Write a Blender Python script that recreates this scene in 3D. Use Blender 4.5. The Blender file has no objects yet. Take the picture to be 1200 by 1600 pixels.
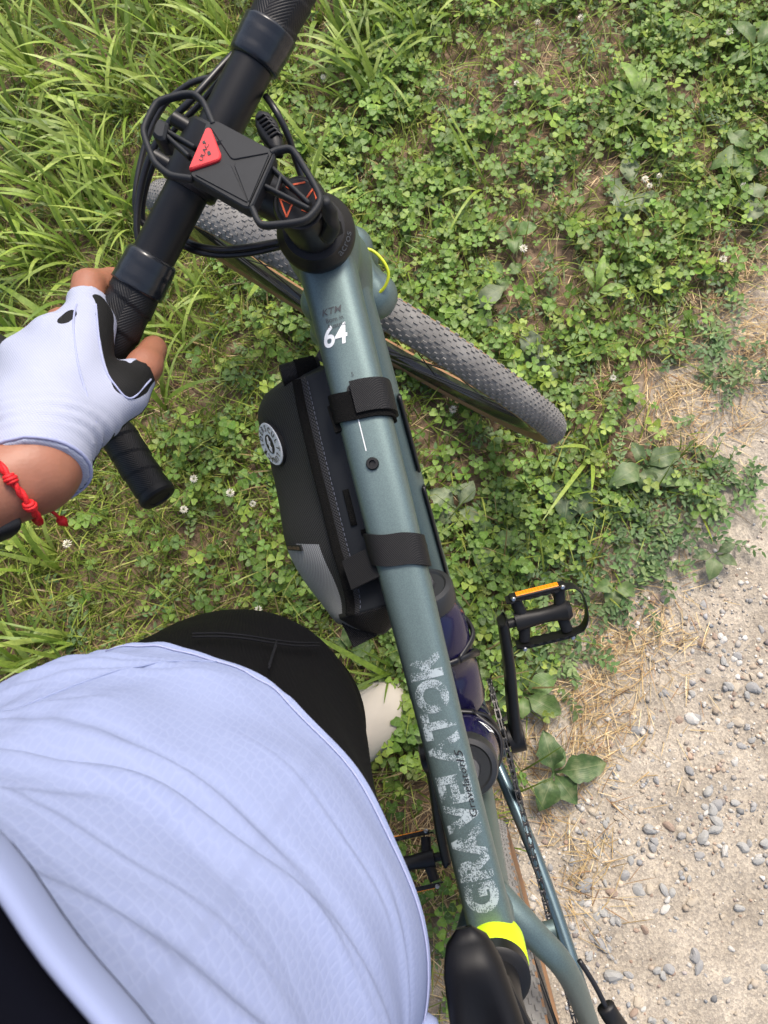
import bpy, bmesh, math, random
import numpy as np
from mathutils import Vector, Matrix

random.seed(7)
RNG = np.random.default_rng(7)
scene = bpy.context.scene
COL = scene.collection
rad = math.radians


def Rx(a):
    c, s = math.cos(a), math.sin(a)
    return np.array([[1, 0, 0], [0, c, -s], [0, s, c]])


def Ry(a):
    c, s = math.cos(a), math.sin(a)
    return np.array([[c, 0, s], [0, 1, 0], [-s, 0, c]])


def Rz(a):
    c, s = math.cos(a), math.sin(a)
    return np.array([[c, -s, 0], [s, c, 0], [0, 0, 1]])


def Raxis(ax, a):
    ax = np.asarray(ax, float)
    ax = ax / np.linalg.norm(ax)
    K = np.array([[0, -ax[2], ax[1]], [ax[2], 0, -ax[0]], [-ax[1], ax[0], 0]])
    return np.eye(3) + math.sin(a) * K + (1 - math.cos(a)) * K @ K


# ------------------------------------------------------------------ camera
CAM_H = 1.4062
CAM_R = Rx(0.2514) @ Ry(0.0893)
FPX = 1245.5                       # focal length in pixels of a 1200 px wide picture
cam_d = bpy.data.cameras.new('camera')
cam = bpy.data.objects.new('camera', cam_d)
COL.objects.link(cam)
cam.matrix_world = Matrix.Translation((0, 0, CAM_H)) @ Matrix(CAM_R.tolist()).to_4x4()
cam_d.sensor_fit = 'HORIZONTAL'
cam_d.sensor_width = 36.0
cam_d.lens = 36.0 * FPX / 1200.0
cam_d.clip_start = 0.01
cam_d.clip_end = 500.0
cam_d.dof.use_dof = True
cam_d.dof.focus_distance = 0.92
cam_d.dof.aperture_fstop = 36.0
scene.camera = cam

# ------------------------------------------------------------------ sky, sun, exposure
SUN_EL, SUN_AZ = 58.0, 20.0        # azimuth measured from +Y towards +X
world = bpy.data.worlds.new('World')
scene.world = world
world.use_nodes = True
wn = world.node_tree
wn.nodes.clear()
w_out = wn.nodes.new('ShaderNodeOutputWorld')
w_bg = wn.nodes.new('ShaderNodeBackground')
w_sky = wn.nodes.new('ShaderNodeTexSky')
w_sky.sky_type = 'NISHITA'
w_sky.sun_disc = False
w_sky.sun_elevation = rad(SUN_EL)
w_sky.sun_rotation = rad(SUN_AZ)
w_sky.air_density = 1.0
w_sky.dust_density = 5.0
w_sky.ozone_density = 1.0
w_bg.inputs['Strength'].default_value = 0.125
wn.links.new(w_sky.outputs['Color'], w_bg.inputs['Color'])
wn.links.new(w_bg.outputs['Background'], w_out.inputs['Surface'])

sun_d = bpy.data.lights.new('sun', 'SUN')
sun_d.energy = 1.5
sun_d.angle = rad(16.0)
sun_d.color = (1.0, 0.95, 0.87)
sun = bpy.data.objects.new('sun', sun_d)
COL.objects.link(sun)
sdir = Vector((math.sin(rad(SUN_AZ)) * math.cos(rad(SUN_EL)), math.cos(rad(SUN_AZ)) * math.cos(rad(SUN_EL)), math.sin(rad(SUN_EL))))
sun.rotation_euler = (-sdir).to_track_quat('-Z', 'Y').to_euler()
sun.location = sdir * 20

scene.view_settings.view_transform = 'Standard'
scene.view_settings.look = 'None'
scene.view_settings.gamma = 1.0
scene.view_settings.use_curve_mapping = False
scene.view_settings.exposure = 0.92
scene.render.engine = 'CYCLES'
scene.cycles.max_bounces = 8
scene.cycles.transparent_max_bounces = 12

# ------------------------------------------------------------------ the places of things
# A survey helper: world point at height z that lies on the line of sight of a picture point.
def sight(u, v):
    return CAM_R @ np.array([(u - 600) / FPX, -(v - 800) / FPX, -1.0])


def at(u, v, z):
    d = sight(u, v)
    return np.array([0, 0, CAM_H]) + d * (z - CAM_H) / d[2]


def ground_uv(x, y):
    q = np.stack([x, y, np.full_like(x, -CAM_H)], -1) @ CAM_R
    return 600 + FPX * q[..., 0] / -q[..., 2], 800 - FPX * q[..., 1] / -q[..., 2]


# bicycle coordinates: x forward, y left, z up, origin on the ground under the bottom bracket
BIKE_R = Rz(1.8153) @ Rx(-0.0491)
BIKE_T = np.array([0.0361, -0.0352, 0.0])
HT = np.array([0.4158, 0, 0.8741])
HA = 1.2112
AX = np.array([-math.cos(HA), 0, math.sin(HA)])
STEER = Raxis(AX, 0.7942)
RW = 0.3444
FA = np.array([0.6257, 0, RW])
RA = np.array([-0.4308, 0, RW])
BB = np.array([0, 0, 0.2705])
ST = np.array([-0.1188, 0, 0.7502])
BARC = HT + AX * 0.0488 + np.array([0.096, 0, 0.01])


def BW(q):
    return np.atleast_2d(np.asarray(q, float)) @ BIKE_R.T + BIKE_T


def STR(q):
    return (np.atleast_2d(np.asarray(q, float)) - HT) @ STEER.T + HT


def SW(q):
    return BW(STR(q))


def to_bike(w):
    return (np.atleast_2d(w) - BIKE_T) @ BIKE_R


def to_steer(w):
    return (to_bike(w) - HT) @ STEER + HT


def blz(u, v, z):
    """bicycle coordinates of a sighted point on the bicycle's plane z"""
    d = BIKE_R.T @ sight(u, v)
    o = BIKE_R.T @ (np.array([0, 0, CAM_H]) - BIKE_T)
    return o + d * (z - o[2]) / d[2]


# ------------------------------------------------------------------ materials
def nd(nt, typ, loc=None, **kw):
    n = nt.nodes.new(typ)
    for k, v in kw.items():
        setattr(n, k, v)
    return n


def mat(name, col, rough=0.5, metal=0.0, var=None, bump=None, coat=0.0, spec=0.5, sheen=0.0, coords='Object', trans=0.0):
    """principled material; var=(scale, amount) colour mottling, bump=(scale, strength, distance)"""
    m = bpy.data.materials.new(name)
    m.use_nodes = True
    nt = m.node_tree
    b = nt.nodes['Principled BSDF']
    b.inputs['Base Color'].default_value = (*col, 1)
    b.inputs['Roughness'].default_value = rough
    b.inputs['Metallic'].default_value = metal
    b.inputs['Specular IOR Level'].default_value = spec
    if coat:
        b.inputs['Coat Weight'].default_value = coat
        b.inputs['Coat Roughness'].default_value = 0.12
    if sheen:
        b.inputs['Sheen Weight'].default_value = sheen
    if trans:
        b.inputs['Transmission Weight'].default_value = trans
    tc = nd(nt, 'ShaderNodeTexCoord')
    if var:
        t = nd(nt, 'ShaderNodeTexNoise')
        t.inputs['Scale'].default_value = var[0]
        t.inputs['Detail'].default_value = 6
        nt.links.new(tc.outputs[coords], t.inputs['Vector'])
        mx = nd(nt, 'ShaderNodeMix', data_type='RGBA')
        a = var[1]
        mx.inputs[6].default_value = (*[c * (1 - a) for c in col], 1)
        mx.inputs[7].default_value = (*[min(1, c * (1 + a)) for c in col], 1)
        nt.links.new(t.outputs['Fac'], mx.inputs[0])
        nt.links.new(mx.outputs[2], b.inputs['Base Color'])
    if bump:
        t = nd(nt, 'ShaderNodeTexNoise')
        t.inputs['Scale'].default_value = bump[0]
        t.inputs['Detail'].default_value = 4
        nt.links.new(tc.outputs[coords], t.inputs['Vector'])
        bp = nd(nt, 'ShaderNodeBump')
        bp.inputs['Strength'].default_value = bump[1]
        bp.inputs['Distance'].default_value = bump[2]
        nt.links.new(t.outputs['Fac'], bp.inputs['Height'])
        nt.links.new(bp.outputs['Normal'], b.inputs['Normal'])
    return m


def mth(nt, op, a, b=None, c=None):
    n = nd(nt, 'ShaderNodeMath', operation=op)
    for i, v in enumerate((a, b, c)):
        if v is None:
            continue
        if isinstance(v, (int, float)):
            n.inputs[i].default_value = v
        else:
            nt.links.new(v, n.inputs[i])
    return n.outputs[0]


def set_bump(m, height, strength, dist):
    nt = m.node_tree
    bp = nd(nt, 'ShaderNodeBump')
    bp.inputs['Strength'].default_value = strength
    bp.inputs['Distance'].default_value = dist
    nt.links.new(height, bp.inputs['Height'])
    nt.links.new(bp.outputs['Normal'], nt.nodes['Principled BSDF'].inputs['Normal'])


def uvxy(nt):
    tc = nd(nt, 'ShaderNodeTexCoord')
    s = nd(nt, 'ShaderNodeSeparateXYZ')
    nt.links.new(tc.outputs['UV'], s.inputs[0])
    return s.outputs[0], s.outputs[1]


def ramp2(nt, fac, c0, c1, p0=0.0, p1=1.0):
    r = nd(nt, 'ShaderNodeValToRGB')
    r.color_ramp.elements[0].color = (*c0, 1)
    r.color_ramp.elements[1].color = (*c1, 1)
    r.color_ramp.elements[0].position = p0
    r.color_ramp.elements[1].position = p1
    nt.links.new(fac, r.inputs[0])
    return r.outputs[0]


# frame paint: fine metallic flake in a teal slate
def paint_material(name, col, rough):
    m = mat(name, col, rough=rough, metal=0.62, coat=0.18)
    nt = m.node_tree
    b = nt.nodes['Principled BSDF']
    tc = nd(nt, 'ShaderNodeTexCoord')
    v = nd(nt, 'ShaderNodeTexVoronoi')
    v.inputs['Scale'].default_value = 1900
    nt.links.new(tc.outputs['Object'], v.inputs['Vector'])
    s = nd(nt, 'ShaderNodeSeparateColor')
    nt.links.new(v.outputs['Color'], s.inputs[0])
    c = ramp2(nt, s.outputs[0], tuple(x * 0.86 for x in col), (col[0] * 1.12, col[1] * 1.17, col[2] * 1.12))
    nt.links.new(c, b.inputs['Base Color'])
    b.inputs['Coat Roughness'].default_value = 0.35
    return m


M = {}
M['paint'] = paint_material('teal_paint', (0.128, 0.176, 0.180), 0.46)
M['paint_gloss'] = paint_material('teal_gloss_paint', (0.095, 0.142, 0.168), 0.26)
M['black_metal'] = mat('black_anodised', (0.007, 0.007, 0.008), 0.42, 0.0, spec=0.35, bump=(900, 0.05, 0.0003))
M['black_gloss'] = mat('black_gloss', (0.008, 0.008, 0.010), 0.36, 0.0, spec=0.4)
M['black_rubber'] = mat('black_rubber', (0.011, 0.0115, 0.013), 0.55, spec=0.35, var=(60, 0.25), bump=(500, 0.1, 0.0004))
M['silicone'] = mat('grey_black_silicone', (0.012, 0.0135, 0.016), 0.6, spec=0.35, var=(90, 0.3), bump=(700, 0.08, 0.0003))
M['black_plastic'] = mat('black_plastic', (0.009, 0.009, 0.010), 0.48, spec=0.35, bump=(400, 0.08, 0.0003))
M['cable'] = mat('cable_black', (0.012, 0.012, 0.014), 0.35)
M['rim'] = mat('rim_black', (0.012, 0.012, 0.014), 0.22, coat=0.3)
M['tan'] = mat('tan_sidewall', (0.27, 0.145, 0.07), 0.65, var=(35, 0.22), bump=(600, 0.1, 0.0003))
M['tyre'] = mat('tyre_rubber', (0.195, 0.188, 0.178), 0.95, var=(38, 0.5), bump=(300, 0.2, 0.0006))
M['steel'] = mat('steel', (0.45, 0.45, 0.46), 0.3, 1.0)
M['chain'] = mat('chain_steel', (0.12, 0.115, 0.11), 0.38, 1.0, var=(200, 0.3))
M['red'] = mat('red_plastic', (0.62, 0.030, 0.035), 0.5, bump=(500, 0.05, 0.0003))
M['orange'] = mat('orange_reflector', (0.95, 0.30, 0.01), 0.3, coat=0.4)
M['orange_print'] = mat('orange_print', (0.65, 0.10, 0.03), 0.5)
M['neon'] = mat('neon_yellow', (0.62, 0.90, 0.01), 0.55)
M['neon_line'] = mat('neon_line', (0.55, 0.62, 0.03), 0.45)
M['white_print'] = mat('white_print', (0.82, 0.84, 0.85), 0.5)
M['black_print'] = mat('black_print', (0.012, 0.012, 0.014), 0.5)
M['grey_print'] = mat('dark_grey_print', (0.05, 0.055, 0.06), 0.5)
M['tan_print'] = mat('tan_print', (0.30, 0.19, 0.11), 0.6)
M['pvc'] = mat('coated_fabric', (0.009, 0.011, 0.014), 0.55, spec=0.35, bump=(800, 0.1, 0.0003))
M['hook_loop'] = mat('hook_loop', (0.006, 0.006, 0.006), 0.95, spec=0.15, bump=(1300, 0.9, 0.0016))
M['saddle'] = mat('saddle_cover', (0.004, 0.004, 0.005), 0.52, spec=0.28, bump=(700, 0.06, 0.0003))
M['glue'] = mat('glossy_finish_tape', (0.014, 0.016, 0.020), 0.22)
M['shoe'] = mat('shoe_cream', (0.50, 0.45, 0.37), 0.7, var=(25, 0.1), bump=(700, 0.15, 0.0004))
M['shoe_sole'] = mat('shoe_sole', (0.66, 0.62, 0.53), 0.6, var=(40, 0.12))
M['red_cord'] = mat('red_cord', (0.60, 0.008, 0.012), 0.65, bump=(900, 0.5, 0.0008))
M['watch'] = mat('watch_strap', (0.008, 0.008, 0.009), 0.55)
M['hair'] = mat('hair_dark', (0.03, 0.02, 0.014), 0.6, bump=(120, 0.6, 0.004))
M['under'] = mat('undershirt', (0.0022, 0.0026, 0.006), 0.9, bump=(700, 0.2, 0.0004), spec=0.08)
M['bottle_cap'] = mat('bottle_cap', (0.02, 0.021, 0.023), 0.4, bump=(300, 0.05, 0.0003))
M['nozzle'] = mat('grey_nozzle', (0.10, 0.10, 0.105), 0.45)


def make_skin():
    m = mat('skin', (0.30, 0.125, 0.075), 0.5, var=(70, 0.22))
    b = m.node_tree.nodes['Principled BSDF']
    b.inputs['Subsurface Weight'].default_value = 0.12
    b.inputs['Subsurface Radius'].default_value = (0.012, 0.004, 0.002)
    b.inputs['Subsurface Scale'].default_value = 0.5
    nt = m.node_tree
    tc = nd(nt, 'ShaderNodeTexCoord')
    v = nd(nt, 'ShaderNodeTexVoronoi')
    v.inputs['Scale'].default_value = 420
    nt.links.new(tc.outputs['Object'], v.inputs['Vector'])
    set_bump(m, v.outputs['Distance'], 0.16, 0.0006)
    return m


M['skin'] = make_skin()


def make_knit():
    """white sports fabric: honeycomb of small knitted cells, in the cloth's own UV (metres)"""
    m = mat('jersey_knit', (0.3, 0.34, 0.55), 0.8, spec=0.2)
    nt = m.node_tree
    b = nt.nodes['Principled BSDF']
    tc = nd(nt, 'ShaderNodeTexCoord')
    mp = nd(nt, 'ShaderNodeMapping')
    mp.inputs['Scale'].default_value = (1, 0.72, 1)
    nt.links.new(tc.outputs['UV'], mp.inputs['Vector'])
    v = nd(nt, 'ShaderNodeTexVoronoi', feature='DISTANCE_TO_EDGE')
    v.inputs['Scale'].default_value = 250
    v.inputs['Randomness'].default_value = 0.42
    nt.links.new(mp.outputs[0], v.inputs['Vector'])
    n = nd(nt, 'ShaderNodeTexNoise')
    n.inputs['Scale'].default_value = 22
    n.inputs['Detail'].default_value = 3
    nt.links.new(tc.outputs['UV'], n.inputs['Vector'])
    e = mth(nt, 'MULTIPLY', mth(nt, 'SMOOTH_MIN', v.outputs['Distance'], 0.22, 0.1), 4.0)
    f = mth(nt, 'MULTIPLY', e, mth(nt, 'MULTIPLY', n.outputs['Fac'], 1.3))
    c = ramp2(nt, f, (0.254, 0.298, 0.462), (0.226, 0.268, 0.432), 0.0, 0.9)
    nt.links.new(c, b.inputs['Base Color'])
    w = nd(nt, 'ShaderNodeTexNoise')
    w.inputs['Scale'].default_value = 900
    nt.links.new(tc.outputs['UV'], w.inputs['Vector'])
    h = mth(nt, 'ADD', mth(nt, 'MULTIPLY', e, -0.6), mth(nt, 'MULTIPLY', w.outputs['Fac'], 0.5))
    set_bump(m, h, 0.25, 0.0006)
    return m


M['knit'] = make_knit()


def make_weave(name, col, scale, rough, hi=2.2, strength=0.7, coords='Object'):
    """coarse ballistic weave: two crossed waves"""
    m = mat(name, col, rough, spec=0.3)
    nt = m.node_tree
    b = nt.nodes['Principled BSDF']
    tc = nd(nt, 'ShaderNodeTexCoord')
    s = nd(nt, 'ShaderNodeSeparateXYZ')
    nt.links.new(tc.outputs[coords], s.inputs[0])
    a = mth(nt, 'SINE', mth(nt, 'MULTIPLY', mth(nt, 'ADD', s.outputs[0], mth(nt, 'MULTIPLY', s.outputs[2], 0.6)), scale))
    c = mth(nt, 'SINE', mth(nt, 'MULTIPLY', mth(nt, 'ADD', s.outputs[1], mth(nt, 'MULTIPLY', s.outputs[2], -0.6)), scale))
    h = mth(nt, 'MULTIPLY', a, c)
    h01 = mth(nt, 'MULTIPLY_ADD', h, 0.5, 0.5)
    cc = ramp2(nt, h01, tuple(x * 0.55 for x in col), tuple(min(1, x * hi) for x in col), 0.2, 0.95)
    nt.links.new(cc, b.inputs['Base Color'])
    set_bump(m, h01, strength, 0.0008)
    return m


M['weave'] = make_weave('ballistic_black', (0.016, 0.016, 0.017), 2300, 0.6, hi=3.4, coords='UV')
M['weave_grey'] = make_weave('ballistic_silver', (0.29, 0.295, 0.305), 2500, 0.5, hi=1.8, coords='UV')
M['strap'] = make_weave('webbing_black', (0.006, 0.006, 0.007), 3600, 0.6, hi=1.8, strength=0.5)
M['glove'] = make_weave('glove_white', (0.66, 0.69, 0.90), 3200, 0.75, hi=1.0, strength=0.25)
_nt = M['glove'].node_tree
for _n in _nt.nodes:
    if _n.type == 'VALTORGB':
        _n.color_ramp.elements[0].color = (0.33, 0.355, 0.46, 1)
        _n.color_ramp.elements[1].color = (0.38, 0.405, 0.505, 1)
        _white = _n.outputs[0]
_t = nd(_nt, 'ShaderNodeAttribute', attribute_name='tint')
_sp = nd(_nt, 'ShaderNodeSeparateColor')
_nt.links.new(_t.outputs['Color'], _sp.inputs[0])
_g = mth(_nt, 'GREATER_THAN', _sp.outputs[0], 0.5)
_mx = nd(_nt, 'ShaderNodeMix', data_type='RGBA')
_nt.links.new(_g, _mx.inputs[0])
_nt.links.new(_white, _mx.inputs[6])
_mx.inputs[7].default_value = (0.005, 0.005, 0.005, 1)
_nt.links.new(_mx.outputs[2], _nt.nodes['Principled BSDF'].inputs['Base Color'])
M['glove_hem'] = mat('glove_hem', (0.33, 0.36, 0.54), 0.8)
M['glove_black'] = mat('glove_black_suede', (0.003, 0.003, 0.003), 0.9, spec=0.1, bump=(900, 0.3, 0.0005))


def make_lycra():
    m = mat('shorts_lycra', (0.0022, 0.0022, 0.0028), 0.7, spec=0.12)
    nt = m.node_tree
    tc = nd(nt, 'ShaderNodeTexCoord')
    s = nd(nt, 'ShaderNodeSeparateXYZ')
    nt.links.new(tc.outputs['Object'], s.inputs[0])
    h = mth(nt, 'SINE', mth(nt, 'MULTIPLY', mth(nt, 'ADD', s.outputs[0], mth(nt, 'MULTIPLY', s.outputs[1], 0.7)), 3600))
    set_bump(m, h, 0.2, 0.0004)
    return m


M['lycra'] = make_lycra()


def make_tape():
    """bar tape: raised herringbone lines, UV = (metres along, metres around)"""
    m = mat('bar_tape', (0.007, 0.007, 0.008), 0.5, spec=0.35)
    nt = m.node_tree
    u, v = uvxy(nt)
    d = mth(nt, 'ADD', mth(nt, 'MULTIPLY', u, 42.0), mth(nt, 'MULTIPLY', v, 8.7))
    cell = mth(nt, 'FLOOR', mth(nt, 'MULTIPLY', v, 62.0))
    sgn = mth(nt, 'MULTIPLY_ADD', mth(nt, 'MODULO', mth(nt, 'ABSOLUTE', cell), 2.0), 2.0, -1.0)
    ph = mth(nt, 'ADD', mth(nt, 'MULTIPLY', u, 2300.0), mth(nt, 'MULTIPLY', mth(nt, 'MULTIPLY', v, 2600.0), sgn))
    s = mth(nt, 'SINE', ph)
    set_bump(m, mth(nt, 'SMOOTH_MIN', s, 0.3, 0.3), 0.35, 0.0006)
    return m


M['tape'] = make_tape()


def make_bottle():
    m = mat('purple_bottle', (0.010, 0.008, 0.050), 0.2, coat=0.5)
    nt = m.node_tree
    b = nt.nodes['Principled BSDF']
    b.inputs['Transmission Weight'].default_value = 0.25
    b.inputs['IOR'].default_value = 1.4
    return m


M['bottle'] = make_bottle()
M['bottle_smoke'] = mat('smoke_bottle', (0.05, 0.05, 0.045), 0.2, coat=0.5, trans=0.35)


def make_speckle():
    """white lettering that dissolves into specks; bare gaps let the paint below show"""
    m = bpy.data.materials.new('speckled_lettering')
    m.use_nodes = True
    nt = m.node_tree
    b = nt.nodes['Principled BSDF']
    b.inputs['Base Color'].default_value = (0.32, 0.38, 0.41, 1)
    b.inputs['Roughness'].default_value = 0.5
    out = nt.nodes['Material Output']
    tc = nd(nt, 'ShaderNodeTexCoord')
    w = nd(nt, 'ShaderNodeTexVoronoi')
    w.inputs['Scale'].default_value = 1750
    nt.links.new(tc.outputs['UV'], w.inputs['Vector'])
    sc = nd(nt, 'ShaderNodeSeparateColor')
    nt.links.new(w.outputs['Color'], sc.inputs[0])
    n = nd(nt, 'ShaderNodeTexNoise')
    n.inputs['Scale'].default_value = 62
    n.inputs['Detail'].default_value = 1.5
    nt.links.new(tc.outputs['UV'], n.inputs['Vector'])
    th = mth(nt, 'MULTIPLY_ADD', n.outputs['Fac'], 3.2, -1.10)
    k = mth(nt, 'GREATER_THAN', sc.outputs[0], th)
    tr = nd(nt, 'ShaderNodeBsdfTransparent')
    mx = nd(nt, 'ShaderNodeMixShader')
    nt.links.new(k, mx.inputs[0])
    nt.links.new(tr.outputs[0], mx.inputs[1])
    nt.links.new(b.outputs[0], mx.inputs[2])
    nt.links.new(mx.outputs[0], out.inputs['Surface'])
    return m


M['speckle'] = make_speckle()


def leaf_material(name, rough=0.5, transl=0.3, chevron=False, vein=False):
    """leaf with its own colour attribute 'tint', part of the light passes through"""
    m = bpy.data.materials.new(name)
    m.use_nodes = True
    nt = m.node_tree
    b = nt.nodes['Principled BSDF']
    out = nt.nodes['Material Output']
    b.inputs['Roughness'].default_value = rough
    b.inputs['Specular IOR Level'].default_value = 0.4
    at_ = nd(nt, 'ShaderNodeAttribute', attribute_name='tint')
    col = at_.outputs['Color']
    tc = nd(nt, 'ShaderNodeTexCoord')
    n = nd(nt, 'ShaderNodeTexNoise')
    n.inputs['Scale'].default_value = 160
    n.inputs['Detail'].default_value = 3
    nt.links.new(tc.outputs['Object'], n.inputs['Vector'])
    mx = nd(nt, 'ShaderNodeMix', data_type='RGBA', blend_type='MULTIPLY')
    mx.inputs[0].default_value = 1.0
    nt.links.new(col, mx.inputs[6])
    nt.links.new(ramp2(nt, n.outputs['Fac'], (0.72, 0.75, 0.7), (1.25, 1.2, 1.2), 0.25, 0.75), mx.inputs[7])
    col = mx.outputs[2]
    if chevron:
        u, v = uvxy(nt)
        a = mth(nt, 'ABSOLUTE', u)
        y = mth(nt, 'ADD', v, mth(nt, 'MULTIPLY', a, 0.75))
        band = mth(nt, 'SUBTRACT', 1.0, mth(nt, 'MULTIPLY', mth(nt, 'ABSOLUTE', mth(nt, 'SUBTRACT', y, 0.66)), 11.0))
        band = mth(nt, 'MAXIMUM', band, 0.0)
        band = mth(nt, 'MULTIPLY', band, 0.30)
        m2 = nd(nt, 'ShaderNodeMix', data_type='RGBA')
        nt.links.new(band, m2.inputs[0])
        nt.links.new(col, m2.inputs[6])
        m2.inputs[7].default_value = (0.34, 0.44, 0.20, 1)
        col = m2.outputs[2]
    if vein:
        u, v = uvxy(nt)
        a = mth(nt, 'ABSOLUTE', u)
        s = mth(nt, 'SINE', mth(nt, 'MULTIPLY', a, 22.0))
        s = mth(nt, 'POWER', mth(nt, 'ABSOLUTE', s), 6.0)
        set_bump(m, s, 0.22, 0.0008)
        rib = mth(nt, 'MULTIPLY', mth(nt, 'MAXIMUM', mth(nt, 'SUBTRACT', 1.0, mth(nt, 'MULTIPLY', a, 14.0)), 0.0), 0.5)
        blot = nd(nt, 'ShaderNodeTexNoise')
        blot.inputs['Scale'].default_value = 60
        blot.inputs['Detail'].default_value = 5
        nt.links.new(tc.outputs['Object'], blot.inputs['Vector'])
        dust = mth(nt, 'MULTIPLY', mth(nt, 'MAXIMUM', mth(nt, 'SUBTRACT', blot.outputs['Fac'], 0.46), 0.0), 2.6)
        m3 = nd(nt, 'ShaderNodeMix', data_type='RGBA')
        nt.links.new(mth(nt, 'MINIMUM', mth(nt, 'ADD', rib, dust), 0.75), m3.inputs[0])
        nt.links.new(col, m3.inputs[6])
        m3.inputs[7].default_value = (0.24, 0.27, 0.13, 1)
        col = m3.outputs[2]
    nt.links.new(col, b.inputs['Base Color'])
    t = nd(nt, 'ShaderNodeBsdfTranslucent')
    nt.links.new(col, t.inputs['Color'])
    ms = nd(nt, 'ShaderNodeMixShader')
    ms.inputs[0].default_value = transl
    nt.links.new(b.outputs[0], ms.inputs[1])
    nt.links.new(t.outputs[0], ms.inputs[2])
    nt.links.new(ms.outputs[0], out.inputs['Surface'])
    return m


M['grass'] = leaf_material('grass_blade', 0.45, 0.3)
M['straw'] = leaf_material('dry_straw', 0.7, 0.15)
M['clover'] = leaf_material('clover_leaf', 0.5, 0.25, chevron=True)
M['weed'] = leaf_material('weed_leaf', 0.5, 0.25)
M['broad'] = leaf_material('broad_leaf', 0.45, 0.2, vein=True)
M['petal'] = mat('clover_petal', (0.72, 0.68, 0.55), 0.7, var=(300, 0.15))
M['stem_green'] = mat('stem_green', (0.12, 0.20, 0.05), 0.6)


# ------------------------------------------------------------------ mesh helpers
PW = {}                      # world matrix (numpy) of every object used as a parent


def thing(name, label, cat, loc, group=None):
    o = bpy.data.objects.new(name, None)
    COL.objects.link(o)
    o.empty_display_size = 0.05
    o.location = loc
    o['label'] = label
    o['category'] = cat
    if group:
        o['group'] = group
    m = np.eye(4)
    m[:3, 3] = loc
    PW[o.name] = m
    return o


def mesh_data(name, V, F, mats, smooth=True, fmi=None, uv=None, tint=None):
    me = bpy.data.meshes.new(name)
    V = np.asarray(V, np.float32)
    if isinstance(F, np.ndarray):
        n, k = F.shape
        me.vertices.add(len(V))
        me.vertices.foreach_set('co', V.ravel())
        me.loops.add(n * k)
        me.loops.foreach_set('vertex_index', F.astype(np.int32).ravel())
        me.polygons.add(n)
        me.polygons.foreach_set('loop_start', np.arange(0, n * k, k, dtype=np.int32))
        me.update(calc_edges=True)
    else:
        me.from_pydata(V.tolist(), [], F)
        me.update()
    for m_ in (mats if isinstance(mats, (list, tuple)) else [mats]):
        me.materials.append(M[m_] if isinstance(m_, str) else m_)
    np_ = len(me.polygons)
    if smooth is True:
        me.polygons.foreach_set('use_smooth', np.ones(np_, bool))
    elif smooth is not False:
        me.polygons.foreach_set('use_smooth', np.ones(np_, bool))
        me.set_sharp_from_angle(angle=smooth)
    if fmi is not None:
        me.polygons.foreach_set('material_index', np.asarray(fmi, np.int32))
    if uv is not None:                    # per-vertex uv
        li = np.empty(len(me.loops), np.int32)
        me.loops.foreach_get('vertex_index', li)
        ul = me.uv_layers.new(name='UVMap')
        ul.data.foreach_set('uv', np.asarray(uv, np.float32)[li].ravel())
    if tint is not None:
        a = me.color_attributes.new('tint', 'FLOAT_COLOR', 'POINT')
        t = np.ones((len(V), 4), np.float32)
        t[:, :3] = tint
        a.data.foreach_set('color', t.ravel())
    return me


def mk(name, V, F, mats, parent=None, smooth=True, fmi=None, uv=None, tint=None, kind=None, label=None):
    """one mesh object from WORLD coordinates under a parent whose world matrix is known"""
    V = np.asarray(V, float)
    Pm = np.eye(4) if parent is None else PW[parent.name]
    inv = np.linalg.inv(Pm)
    me = mesh_data(name, V @ inv[:3, :3].T + inv[:3, 3], F, mats, smooth, fmi, uv, tint)
    o = bpy.data.objects.new(name, me)
    COL.objects.link(o)
    if parent is not None:
        o.parent = parent
    PW[o.name] = Pm
    if kind:
        o['kind'] = kind
    if label:
        o['label'] = label
    return o


def inst(name, me, parent, m4):
    o = bpy.data.objects.new(name, me)
    COL.objects.link(o)
    o.parent = parent
    o.matrix_basis = Matrix(np.asarray(m4).tolist())
    return o


def M4(R=None, t=(0, 0, 0)):
    m = np.eye(4)
    if R is not None:
        m[:3, :3] = R
    m[:3, 3] = t
    return m


class MB:
    """collects shapes into one mesh"""
    def __init__(s):
        s.V, s.F, s.I, s.U, s.n = [], [], [], [], 0

    def add(s, VF, mi=0, uv=None):
        V, F = VF[0], VF[1]
        V = np.asarray(V, float)
        s.V.append(V)
        s.U.append(np.zeros((len(V), 2)) if uv is None else uv)
        s.F += [tuple(int(i) + s.n for i in f) for f in F]
        s.I += [mi] * len(F)
        s.n += len(V)
        return s

    def arr(s):
        return np.concatenate(s.V)

    def build(s, name, mats, parent=None, X=None, smooth=rad(35), kind=None, label=None):
        V = s.arr()
        if X is not None:
            V = X(V)
        return mk(name, V, s.F, mats, parent, smooth, s.I, np.concatenate(s.U), kind=kind, label=label)

    def data(s, name, mats, smooth=rad(35)):
        return mesh_data(name, s.arr(), s.F, mats, smooth, s.I, np.concatenate(s.U))


def unit(v):
    v = np.asarray(v, float)
    return v / max(1e-12, np.linalg.norm(v))


def spline(P, n=8):
    """Catmull-Rom through points"""
    P = np.asarray(P, float)
    Q = np.vstack([2 * P[0] - P[1], P, 2 * P[-1] - P[-2]])
    out = []
    for i in range(len(P) - 1):
        p0, p1, p2, p3 = Q[i:i + 4]
        for t in np.linspace(0, 1, n, endpoint=False):
            out.append(0.5 * ((2 * p1) + (-p0 + p2) * t + (2 * p0 - 5 * p1 + 4 * p2 - p3) * t * t + (-p0 + 3 * p1 - 3 * p2 + p3) * t ** 3))
    out.append(P[-1])
    return np.array(out)


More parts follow.
